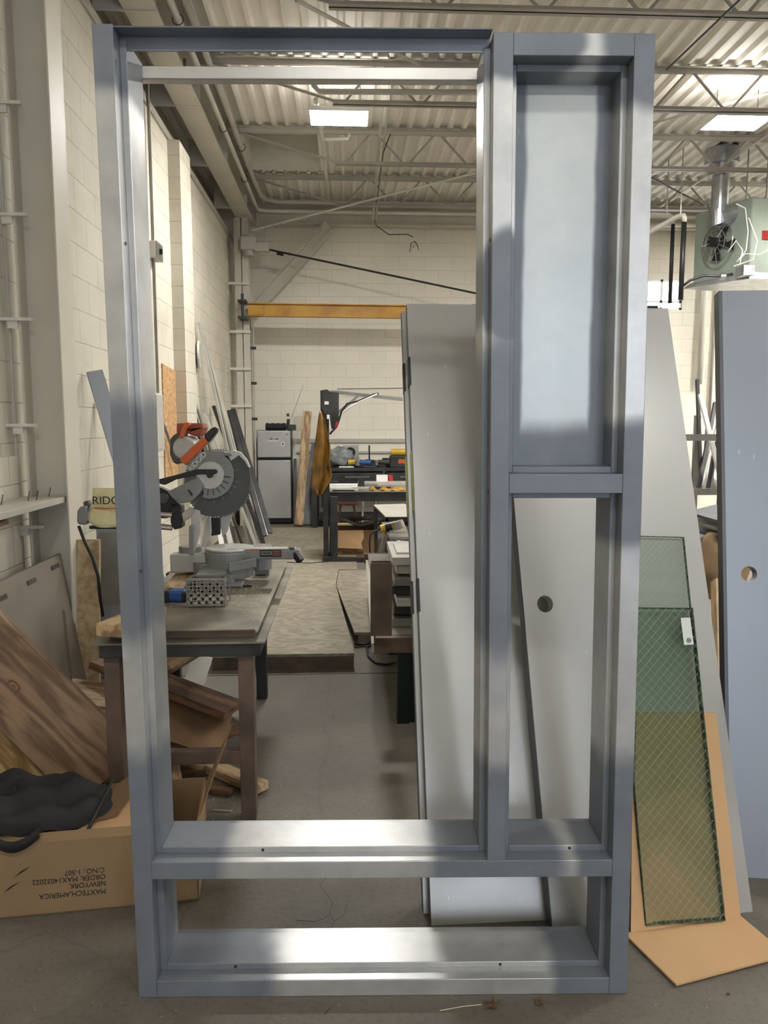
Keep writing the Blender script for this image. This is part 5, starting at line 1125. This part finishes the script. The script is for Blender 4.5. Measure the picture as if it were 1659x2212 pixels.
# upper guard (grey)
ug = circ(CXp, CYp, 52, -52, 110, 24)+[(440, 1066), (436, 1055), (443, 1045), (440, 1030)]+[(405, 1020), (403, 1010), (410, 995), (424, 984), (440, 976), (458, 973), (480, 974), (500, 980), (499, 986)]
pp('upper_guard', ug, YM-.03, .05, 'saw', bevel=.006, label='grey upper blade housing')
pp('guard_disc', circ(CXp+1, CYp+1, 30), YM-.036, .012, 'sawlt', bevel=.002)
rb = MB()
for a in (6, 24, 42, 60, 78, 96):
    p_ = at(CXp+30*math.cos(math.radians(a)), CYp+30*math.sin(math.radians(a)), YM-.034); q_ = at(CXp+45*math.cos(math.radians(a)), CYp+45*math.sin(math.radians(a)), YM-.034); rb.cyl(p_, q_, .0025, 6)
part('housing_rib', rb, M['sawdk'], ms)
bc_ = MB(); pxpoly(bc_, circ(453, 1026, 7), YM-.052, .02); part('arbor_bolt', bc_, M['black'], ms)
# text along the guard rim
q = at(413, 1019, YM-.034); text('lettering', 'RIDGID', ms, q, (math.pi/2, -math.radians(47), 0), .034, M['white'], .0008, .95)
# arm link
pp('pivot_arm', [(340, 1044), (340, 1036), (425, 1014), (466, 1014), (470, 1019), (466, 1024), (430, 1025), (380, 1036), (356, 1048)], YM-.05, .02, 'black')
pp('motor_mount', [(362, 1062), (427, 1030), (442, 1048), (432, 1066), (414, 1084), (392, 1088), (370, 1074)], YM-.04, .05, 'saw', label='grey angled gear housing')
pp('slot', [(405, 1058), (408, 1057), (417, 1069), (413, 1071)], YM-.044, .006, 'black', bevel=0)
# motor and orange parts
mt_ = MB(); pxpoly(mt_, circ(398, 968, 26), YM+.02, .16); part('motor', mt_, M['sawlt'], ms, bevel=.01)
pp('motor_shell', [(366, 950), (374, 940), (384, 934), (392, 950), (384, 965), (388, 990), (384, 1005), (374, 1000), (366, 982)], YM+.03, .16, 'sawdk', bevel=.01)
pp('orange_shell', [(381, 914), (438, 914), (440, 925), (434, 940), (424, 944), (408, 938), (400, 926), (394, 945), (381, 944)], YM+.05, .12, 'rustor', bevel=.008, label='dull orange motor cover')
pp('carry_handle', [(386, 945), (392, 925), (398, 913), (407, 912), (411, 918), (400, 930), (395, 946)], YM+.0, .03, 'orange', bevel=.004)
pp('handle', [(386, 994), (438, 943), (449, 955), (402, 1006)], YM-.03, .04, 'orange', bevel=.005, label='bright orange handle arm')
pp('grip', [(440, 941), (455, 926), (463, 922), (470, 925), (471, 931), (452, 954), (447, 953)], YM-.025, .04, 'black', bevel=.008, label='black rubber grip')
pp('grip_back', [(463, 921), (470, 924), (472, 932), (450, 962), (446, 960), (468, 930)], YM-.012, .03, 'sawlt', bevel=.004)
# frame to base left
pp('tilt_arm', [(341, 1050), (362, 1060), (376, 1078), (390, 1090), (372, 1092), (362, 1120), (346, 1120)], YM+.04, .05, 'black', bevel=.006)
kb = MB(); pxpoly(kb, circ(352, 1077, 12), YM+.03, .03); part('knob', kb, M['sawdk'], ms, bevel=.004)
pp('motor_block', [(368, 1094), (392, 1092), (394, 1140), (376, 1145), (368, 1130)], YM+.03, .07, 'black', bevel=.006)
pp('fence', [(392, 1110), (412, 1094), (422, 1098), (422, 1112), (396, 1128)], YM+.03, .03, 'sawlt', bevel=.003)
pp('fence', [(412, 1118), (422, 1100), (432, 1104), (434, 1150), (420, 1190), (414, 1200)], YM-.03, .02, 'sawlt', bevel=.003)
pp('fence', [(408, 1136), (416, 1134), (420, 1200), (408, 1200)], YM-.05, .02, 'saw', bevel=.003)
pp('fence', [(446, 1122), (454, 1114), (456, 1152), (440, 1182), (436, 1180)], YM+.10, .02, 'sawlt', bevel=.003)
pp('fence', [(474, 1120), (504, 1104), (490, 1150), (480, 1160)], YM+.22, .02, 'sawlt', bevel=.003)
pp('slide_bracket', [(455, 1118), (475, 1118), (475, 1155), (456, 1158)], YM+.2, .03, 'black', bevel=.003)
# turntable and base
zA1, zA0, zB1 = at(560, 1186, YM).z, at(560, 1208, YM).z, at(470, 1222, YM).z
tc0 = V((at(468, 0, YM+.06).x, YM+.07, 0))
part('base', MB().cyl(tc0+V((0, 0, TZ+.03)), tc0+V((0, 0, zA1-.012)), .112, 40, .12), M['saw'], ms, bevel=.006)
part('turntable', MB().cyl(tc0+V((0, 0, zA1-.011)), tc0+V((0, 0, zA1)), .115, 40), M['sawlt'], ms, bevel=.003)
for sx_ in (-1, 1): part('table_wing', MB().cyl(tc0+V((-.03+sx_*.17, .06, TZ+.05)), tc0+V((-.03+sx_*.17, .06, zA1-.002)), .055, 24), M['saw'], ms, bevel=.005)
part('miter_arm', MB().box(tc0.x+.06, at(632, 0, YM).x, YM-.015, YM+.05, zA0, zA1-.002), M['saw'], ms, bevel=.006)
part('arm_plate', MB().box(tc0.x+.0, at(622, 0, YM).x, YM-.01, YM+.045, zA1-.001, zA1+.003), M['sawlt'], ms)
def dec(xa, ya, xb, yb, m_, k=0):
    A_, B_ = at(xa, ya, YM-.016), at(xb, yb, YM-.016); part('arm_decal', MB().box(A_.x, B_.x, YM-.0172-k*.001, YM-.0155, B_.z, A_.z), M[m_], ms)
dec(561, 1188, 608, 1203, 'black'); dec(564, 1191, 588, 1198, 'rail', 1); dec(566, 1193, 586, 1196, 'black', 2); dec(540, 1186.5, 560, 1189, 'orange')
for k in range(3): dec(590, 1190+k*4, 606, 1191.3+k*4, 'orange', 1)
part('detent_handle', MB().bar(at(633, 1190, YM+.01), at(650, 1212, YM-.02), .035, .028).prism([at(622, 1182, YM-.01), at(636, 1183, YM-.01), at(637, 1189, YM-.01), at(624, 1189, YM-.01)], (0, .05, 0)), M['black'], ms, bevel=.005)
pp('scale_arc', [(494, 1216), (552, 1206), (553, 1226), (494, 1236)], YM-.07, .02, 'saw', bevel=.004)
xx0, xx1 = at(389, 0, YM-.14).x, at(445, 0, YM-.14).x
part('support_wing', MB().box(xx0, xx1, YM-.14, YM+.02, TZ+.006, TZ+.065).hexa([(xx0-.005, YM-.145, TZ+.065), (xx1+.005, YM-.145, TZ+.065), (xx1+.04, YM+.04, TZ+.065), (xx0+.01, YM+.04, TZ+.065)], [(xx0-.005, YM-.145, TZ+.075), (xx1+.005, YM-.145, TZ+.075), (xx1+.04, YM+.04, TZ+.095), (xx0+.01, YM+.04, TZ+.095)]), M['saw'], ms, bevel=.003)
part('support_wing', MB().box(xx0-.16, xx0+.05, YM+.045, YM+.12, TZ+.05, TZ+.14), M['sawlt'], ms, bevel=.006)
part('foot', MB().cyl((xx0+.0, YM+.05, TZ+.004), (xx0, YM+.05, TZ+.1), .05, 20), M['saw'], ms); part('foot', MB().box(xx1-.02, xx1+.09, YM-.08, YM-.0, TZ+.004, TZ+.022).box(xx1, xx1+.05, YM-.08, YM-.02, TZ+.022, TZ+.06), M['saw'], ms, bevel=.004)
part('foot', MB().box(tc0.x+.1, tc0.x+.17, YM+.22, YM+.3, TZ+.004, TZ+.07), M['saw'], ms)
# rear slide, motor end and dust bag on the far left
zr = at(200, 1120, YM).z
part('slide_rail', MB().cyl(at(196, 1098, YM+.03), at(372, 1112, YM+.03), .014, 12), M['chrome'], ms); part('slide_rail', MB().cyl(at(190, 1122, YM+.03), at(372, 1140, YM+.03), .014, 12), M['chrome'], ms)
pp('rear_cap', [(166, 1104), (173, 1094), (187, 1093), (187, 1134), (170, 1134), (165, 1128)], YM-.0, .07, 'saw', bevel=.008)
pp('rear_cap', [(179, 1084), (190, 1081), (195, 1092), (190, 1098), (180, 1096)], YM+.02, .04, 'sawdk', bevel=.006)
part('cord', MB().tube([at(170, 1136, YM), at(182, 1168, YM), at(200, 1205, YM), at(212, 1245, YM), at(216, 1290, YM), at(222, 1330, YM+.05)], .008, 8), M['black'], ms, smooth=True)
bgm = MB()
def dbag(u, v):
    rows = [(1055, 200, 290), (1062, 200, 292), (1090, 198, 292), (1115, 194, 290), (1128, 193, 286), (1134, 202, 276), (1137, 210, 262)]
    s = v*(len(rows)-1); i = min(int(s), len(rows)-2); f_ = s-i
    y = rows[i][0]*(1-f_)+rows[i+1][0]*f_; l = rows[i][1]*(1-f_)+rows[i+1][1]*f_; r = rows[i][2]*(1-f_)+rows[i+1][2]*f_
    a = u*2*math.pi; c = at((l+r)/2, y, YM-.05); hw = (at(r, y, YM-.05)-at(l, y, YM-.05)).x/2
    return c+V((-math.cos(a)*hw, -.05*math.sin(a)*(.35+.65*min(1, v*1.6)), 0))
bgm.grid(dbag, 28, 12)
k = len(bgm.v)
db = part('dust_bag', bgm, M['dust'], ms, smooth=True, label='pale yellow dust bag')
part('stripe', MB().grid(lambda u, v: at(196+u*93, 1096+v*3-1.5*math.sin(u*3.14)*-.6, YM-.105+.045*(2*u-1)**2), 14, 1), M['orange'], db)
text('lettering', 'RIDGID', db, at(199, 1089.5, YM-.107), (math.pi/2, 0, 0), .052, M['ink'], .0006, 1.0)
part('frame_rod', MB().cyl(at(194, 1139, YM-.05), at(290, 1139, YM-.05), .008, 8), M['black'], ms)

# under the table: offcuts ------------------------------------------------------------
OFF = [((358, 1440, 3.45), (452, 1385, 3.7), .075, .04, 'scrap', 'square grey timber leaning up under the work table', 0),
       ((410, 1500, 4.0), (438, 1418, 4.2), .11, .015, 'paintlt', 'white board with drill holes leaning under the work table', 0)]
for a, b, w_, t_, m_, l_, _ in OFF: board('offcut_board', at(*a), at(*b), w_, t_, (0, -1, .4), M[m_], None, l_, 'offcut', 'offcuts under the work table')
board('dark_board', V((-1.15, 3.55, .42)), at(505, 1534, 3.35), .20, .035, (0, .1, 1), M['scrapdk'], None, 'thick dark stained board spanning under the work table', 'board')
board('offcut_board', V((-1.2, 3.3, .36)), V((-.62, 3.55, .17)), .22, .015, (0, -.2, 1), M['scrap'], None, 'thin board sloping down under the dark stained board', 'offcut', 'offcuts under the work table')
# tilted carton
a, b, c, d_ = at(362, 1520, 3.35), at(495, 1580, 3.35), at(480, 1640, 3.2), at(362, 1600, 3.2)
cb = MB().prism([a, b, c, d_], (0, .16, .05)); one('tilted_carton', cb, M['carddk'], 'brown tilted carton among the offcuts under the work table', 'box', bevel=.004)
board('offcut_board', V((-1.1, 3.2, .05)), V((-.55, 3.6, .10)), .3, .02, (0, 0, 1), M['scrapdk'], None, 'flat dark board on the floor under the tilted carton', 'offcut', 'offcuts under the work table')
def floorboard(x0_, y0_, x1_, y1_, z, w_, t_, m_, label):
    board('floor_offcut', fl(x0_, y0_, z), fl(x1_, y1_, z), w_, t_, (0, 0, 1), M[m_], None, label, 'offcut', 'offcuts on the floor by the table leg')
floorboard(455, 1655, 566, 1702, .03, .075, .036, 'lumber', 'pale lumber offcut poking out past the right table leg')
floorboard(400, 1648, 450, 1662, .012, .07, .02, 'orange' if 0 else 'scrap', 'reddish offcut lying left of the pale lumber')
floorboard(372, 1672, 470, 1668, .012, .03, .02, 'scrapdk', 'thin dark strip on the floor left of the pale lumber')
floorboard(425, 1702, 500, 1712, .012, .05, .02, 'scrapdk', 'short dark block on the floor in front of the pale lumber')
floorboard(372, 1620, 380, 1690, .02, .05, .03, 'scrap', 'short grey offcut beside the frame jamb')
floorboard(460, 1749, 500, 1752, .006, .006, .006, 'raillt', 'thin pale stick on the floor before the table leg')
sd = MB()
for _ in range(900):
    p = fl(rn.gauss(450, 60), rn.gauss(1700, 45), .003)
    if p.z < .01: chip(sd, p, rn.uniform(.001, .004))
for _ in range(420):
    p = V((rn.uniform(-1.5, 2.2), rn.uniform(1.3, 5.5), .003)); chip(sd, p, rn.uniform(.001, .0032))
for _ in range(140):
    p = fl(rn.uniform(0, 1659), rn.uniform(1990, 2212), .003); chip(sd, p, rn.uniform(.001, .003))
tag(link('floor_debris', finish(sd, V((0, 0, 0)), False), M['sawdust']), 'pale wood chips and grit scattered over the concrete floor', 'debris', None, 'stuff')

cr = MB(); cpx = [(708, 1893), (690, 1912), (706, 1932), (718, 1950), (712, 1975), (722, 1990), (714, 2010)]
for path in (cpx, [(712, 1975), (698, 1985), (680, 1990), (640, 1988)], [(722, 1990), (742, 1978), (750, 1955)], [(716, 2175), (700, 2192)]):
    for (xa_, ya_), (xb_, yb2) in zip(path, path[1:]): cr.bar(fl(xa_, ya_, .0003), fl(xb_, yb2, .0003), .0018, .0008)
struct('trim_6', cr, M['black'])
# leaves on the floor -----------------------------------------------------------------
def leaf(px_, py_, s, seed, label):
    rn2 = random.Random(seed); c = fl(px_, py_, .004); t = thing('leaf', label, 'leaf', c, 'dry leaves by the frame')
    n = 15; mb = MB(); pts = []
    for i in range(n):
        a = 2*math.pi*i/n; r = s*(1.0 if i % 3 == 0 else .55)*(rn2.uniform(.8, 1.1)); pts.append(c+V((math.cos(a)*r, math.sin(a)*r*.9, rn2.uniform(.0, .3)*s+(.25*s if i % 3 == 0 else 0))))
    mb.add([c+V((0, 0, .12*s))]+pts, [(0, 1+i, 1+(i+1) % n) for i in range(n)])
    part('blade', mb, M['leaf'], t, mods=[('SOLIDIFY', dict(thickness=.0008))])
    part('stem', MB().tube([c+V((0, 0, .004)), c+V((s*.9, s*.3, .01)), c+V((s*1.5, -.1*s, .004))] if seed == 1 else [c+V((0, 0, .004)), c+V((s*.2, -s*1.0, .006)), c+V((s*.25, -s*1.7, .003))], .0009, 6), M['leaf'], t)
leaf(1064, 2172, .027, 1, 'crumpled dark brown leaf on the floor below the frame, left of two')
leaf(1166, 2166, .02, 2, 'lighter brown pointed leaf on the floor below the frame, right of two')
leaf(1572, 2148, .006, 5, 'tiny pale leaf fragment on the floor below the cardboard')
one('straw', MB().tube([fl(950, 2183, .002), fl(1000, 2174, .004), fl(1040, 2170, .003)], .001, 6), M['sawdust'], 'thin pale straw on the floor left of the leaves', 'straw')

# ------------------------------------------------------------------ unit heater, flue, pipes
hc_ = at(1618, 520, 9.3)
t = thing('unit_heater', 'grey-green gas unit heater hanging at upper right with fan and wires', 'heater', (at(1640, 600, 9.3).x, 9.6, at(1640, 600, 9.3).z))
A = at(1618, 590, 9.2); zb_, zt_ = at(1618, 598, 9.2).z, at(1618, 424, 9.2).z
r1 = V((1, .28, 0)).normalized(); r2 = V((-.42, 1, 0)).normalized(); Wd, Dp = 1.0, .85
c0 = V((A.x, 9.2, 0)); q = [c0, c0+r1*Wd, c0+r1*Wd+r2*Dp, c0+r2*Dp]
part('cabinet', MB().hexa([p+ZU*(zb_) for p in q], [p+ZU*zt_ for p in q]), M['heater'], t, bevel=.015)
part('bottom_tray', MB().hexa([p+ZU*(zb_-.02) for p in [c0-r2*.01-r1*.0, c0+r1*Wd, c0+r1*Wd+r2*Dp, c0+r2*Dp-r1*.15]], [p+ZU*(zb_+.06) for p in [c0, c0+r1*Wd, c0+r1*Wd+r2*Dp, c0+r2*Dp-r1*.03]]), M['galv'], t)
fc = c0+r2*.40-r1*.03+ZU*(zb_+.47)
fg_ = part('fan_guard', MB().disc(fc-r1*.05, -r1, .24, .252, 36, .01).disc(fc-r1*.08, -r1, .15, .156, 30, .006).disc(fc-r1*.09, -r1, .07, .076, 24, .006), M['chrome'], t)
sp = MB()
for i in range(12):
    a = i*math.pi/6; yv = r2*math.cos(a)+ZU*math.sin(a); sp.cyl(fc-r1*.10+yv*.03, fc-r1*.055+yv*.245, .003, 5)
part('guard_spoke', sp, M['chrome'], fg_)
fb = MB()
for i in range(4):
    a = i*math.pi/2+.3; yv = r2*math.cos(a)+ZU*math.sin(a); xv = -r2*math.sin(a)+ZU*math.cos(a)
    fb.prism([fc+yv*.05, fc+yv*.2-xv*.07, fc+yv*.22+xv*.06, fc+yv*.06+xv*.03], -r1*.012)
fm_ = part('fan_motor', MB().cyl(fc+r1*.03, fc-r1*.13, .06, 16), M['black'], t); part('fan_blade', fb, M['black'], fm_)
part('control_box', MB().box(A.x-.12, A.x+.02, 9.1, 9.3, zb_-.0, zb_+.12), M['galv'], t, bevel=.004)
part('switch', MB().box(at(1650, 505, 9.2).x, at(1665, 505, 9.2).x, 9.24, 9.36, at(1650, 516, 9.2).z, at(1650, 496, 9.2).z), M['red'], t, bevel=.005)
for pts in ([(1617, 470), (1636, 520), (1628, 560), (1600, 570), (1585, 575)], [(1590, 440), (1610, 450), (1616, 500), (1612, 540), (1596, 560)], [(1572, 545), (1590, 520), (1604, 540), (1598, 572)], [(1659, 540), (1640, 550), (1610, 548), (1592, 565)]):
    part('wire', MB().tube([at(x, y, 9.05) for x, y in pts], .006, 6), M['white'], t, smooth=True)
part('draft_hood', MB().cyl(at(1600, 458, 9.5), at(1552, 472, 9.5), .12, 18), M['galv'], t, smooth=False)
for pxx in (1612, 1655): part('hanger_rod', MB().cyl(at(pxx, 430, 9.4), V((at(pxx, 430, 9.4).x, 9.4, ZD)), .008, 6), M['rail'], t)
t = thing('flue_pipe', 'galvanised flue pipe rising from the heater through the roof', 'flue pipe', at(1553, 480, 9.5))
fxp = at(1553, 470, 9.5); part('pipe', MB().cyl(V((fxp.x, 9.5, fxp.z-.02)), V((fxp.x, 9.5, 4.5)), .10, 24), M['galv'], t, smooth=False)
part('elbow', MB().tube([at(1575, 466, 9.5), at(1560, 478, 9.5), at(1553, 490, 9.5)+V((0, 0, .03)), V((fxp.x, 9.5, fxp.z+.08))], .105, 18), M['galv'], t)
part('collar', MB().cyl(V((fxp.x, 9.5, 4.5)), V((fxp.x, 9.5, 4.62)), .15, 24).cyl(V((fxp.x, 9.5, 4.62)), V((fxp.x, 9.5, ZD)), .20, 24), M['galv'], t)
g_ = pipe('gas_drop', [at(1478, 478, 9.4), at(1470, 648, 9.4)], .030, M['black'], 'black vertical gas pipe in front of the window, right of two')
part('supply_pipe', MB().tube([at(1400, 503, 9.6), at(1466, 467, 9.5), at(1477, 466, 9.4), at(1479, 472, 9.4), at(1478, 480, 9.4)], .031, 12), M['paintlt'], g_, smooth=True)
part('hanger', MB().cyl(at(1470, 466, 9.45), V((at(1470, 466, 9.45).x, 9.45, ZD)), .006, 6), M['rail'], g_)
g_ = pipe('gas_drop', [at(1454, 482, 9.8), at(1447, 655, 9.8)], .024, M['black'], 'black vertical gas pipe in front of the window, left of two')
part('supply_pipe', MB().tube([at(1380, 462, 9.8), at(1445, 464, 9.8), at(1453, 468, 9.8), at(1454, 484, 9.8)], .025, 12), M['paintgy'], g_, smooth=True)
part('hanger', MB().cyl(at(1440, 463, 9.8), V((at(1440, 463, 9.8).x, 9.8, ZD)), .006, 6), M['rail'], g_)
pipe('gas_line', [at(1472, 620, 9.4), at(1490, 606, 9.35), at(1520, 595, 9.3), at(1560, 597, 9.2), at(1582, 592, 9.2)], .016, M['darksteel'], 'dark gas supply line with a valve leading to the heater')
one('gas_valve', MB().cyl(at(1555, 597, 9.18), at(1566, 596, 9.18), .035, 12), M['chrome'], 'small chrome valve on the heater gas line', 'valve')
pipe('wall_pipe', [at(1532, 440, 11.9), at(1541, 465, 11.95), at(1539, 500, 12.0), at(1531, 535, 12.0), at(1524, 600, 12.0), at(1510, 830, 12.0)], .045, M['paintlt'], 'fat pale pipe running down the end wall left of the heater')
pipe('wall_conduit', [at(1552, 530, 12.05), at(1549, 600, 12.05), at(1532, 900, 12.05)], .022, M['paintgy'], 'thin grey conduit on the end wall right of the fat pale pipe', 'conduit')
pipe('cross_pipe', [at(1380, 487, 11.8), at(1535, 487, 11.8)], .03, M['paintlt'], 'short pale horizontal pipe high on the end wall at right')
# right hand side stock
def rb_(x0_, y0_, x1_, y1_, Y0, Y1, w_, t_, m_, l_): return board('metal_bar', at(x1_, y1_, Y0), at(x0_, y0_, Y1), w_, t_, (0, -1, .2), M[m_], None, l_, 'metal bar', 'metal lengths on the right rack')
rb_(1512, 852, 1556, 1030, 6.9, 7.2, .04, .03, 'white', 'white bar leaning left on the right rack, in front of the others')
rb_(1545, 870, 1508, 1060, 7.0, 7.4, .035, .03, 'darksteel', 'dark bar leaning right on the right rack, tallest')
rb_(1560, 880, 1528, 1060, 7.0, 7.4, .03, .03, 'darksteel', 'dark bar beside the steel door on the right rack')
rb_(1558, 890, 1515, 1050, 7.05, 7.3, .03, .02, 'raillt', 'thin bright bar on the right rack between dark bars')
rb_(1506, 820, 1514, 1040, 7.1, 7.4, .03, .03, 'black', 'black upright bar just right of the leaning steel door')
rb_(1566, 905, 1540, 1060, 6.95, 7.3, .05, .03, 'rail', 'wide grey bar on the right rack beside the blue-grey door')
rb_(1530, 900, 1520, 1060, 7.2, 7.4, .04, .02, 'rail', 'grey bar in the middle of the right rack')
t = thing('storage_rack', 'grey steel storage rack holding metal bars at right', 'rack', (at(1545, 1060, 7.1).x, 7.2, 0))
xa, xb = at(1480, 0, 6.9).x, at(1620, 0, 6.9).x
for z_ in (at(1540, 1062, 6.9).z, at(1540, 945, 6.9).z): part('shelf_beam', MB().box(xa, xb, 6.88, 6.92, z_-.03, z_+.03), M['rail'], t)
for x_ in (xa, xb-.05): part('upright', MB().box(x_, x_+.05, 6.85, 6.95, 0, 1.6), M['rail'], t); part('upright', MB().box(x_, x_+.05, 7.45, 7.5, 0, 1.6), M['rail'], t)
part('shelf', MB().box(xa, xb, 6.92, 7.5, at(1540, 1062, 6.9).z-.02, at(1540, 1062, 6.9).z+.0), M['darksteel'], t)
one('red_bin', MB().box(at(1528, 0, 6.6).x, at(1544, 0, 6.6).x, 6.6, 6.8, 0, at(1535, 1083, 6.6).z), M['red'], 'red bin top showing behind the leaning door at right', 'bin')
for k in range(6):
    y_ = 1100+k*17; a, b = at(1515, y_, 5.6), at(1600, y_+24, 5.2)
    lb = ['top', 'second', 'third', 'fourth', 'fifth', 'lowest'][k]
    board('stacked_channel', a, b, .25, .022, (0, -.6, .7), M['rail' if k % 2 else 'dooredge'], None, 'long grey channel in the stack between the two right doors, '+lb+' one', 'metal channel', 'channels between the right doors', bevel=.003)
t = thing('channel_stand', 'dark stand under the stacked channels between the right doors', 'stand', (at(1550, 1300, 5.7).x, 5.7, 0))
part('post', MB().box(at(1505, 0, 5.7).x, at(1505, 0, 5.7).x+.06, 5.7, 5.76, 0, 1.0), M['darksteel'], t); part('post', MB().box(at(1620, 0, 5.7).x, at(1620, 0, 5.7).x+.06, 5.7, 5.76, 0, 1.0), M['darksteel'], t); part('beam', MB().box(at(1505, 0, 5.7).x, at(1620, 0, 5.7).x, 5.7, 5.76, .5, .56), M['darksteel'], t)
lump('paper_sack', 1556, 1225, 5.3, .2, M['card'], 'crumpled brown paper sack between the two right doors', 'sack', 1.2, 8)
board('timber_block', fl(1557, 1460, .0), at(1552, 1255, 4.75), .07, .07, (0, -1, .2), M['lumber'], None, 'short pale timber block between the two right doors', 'timber')
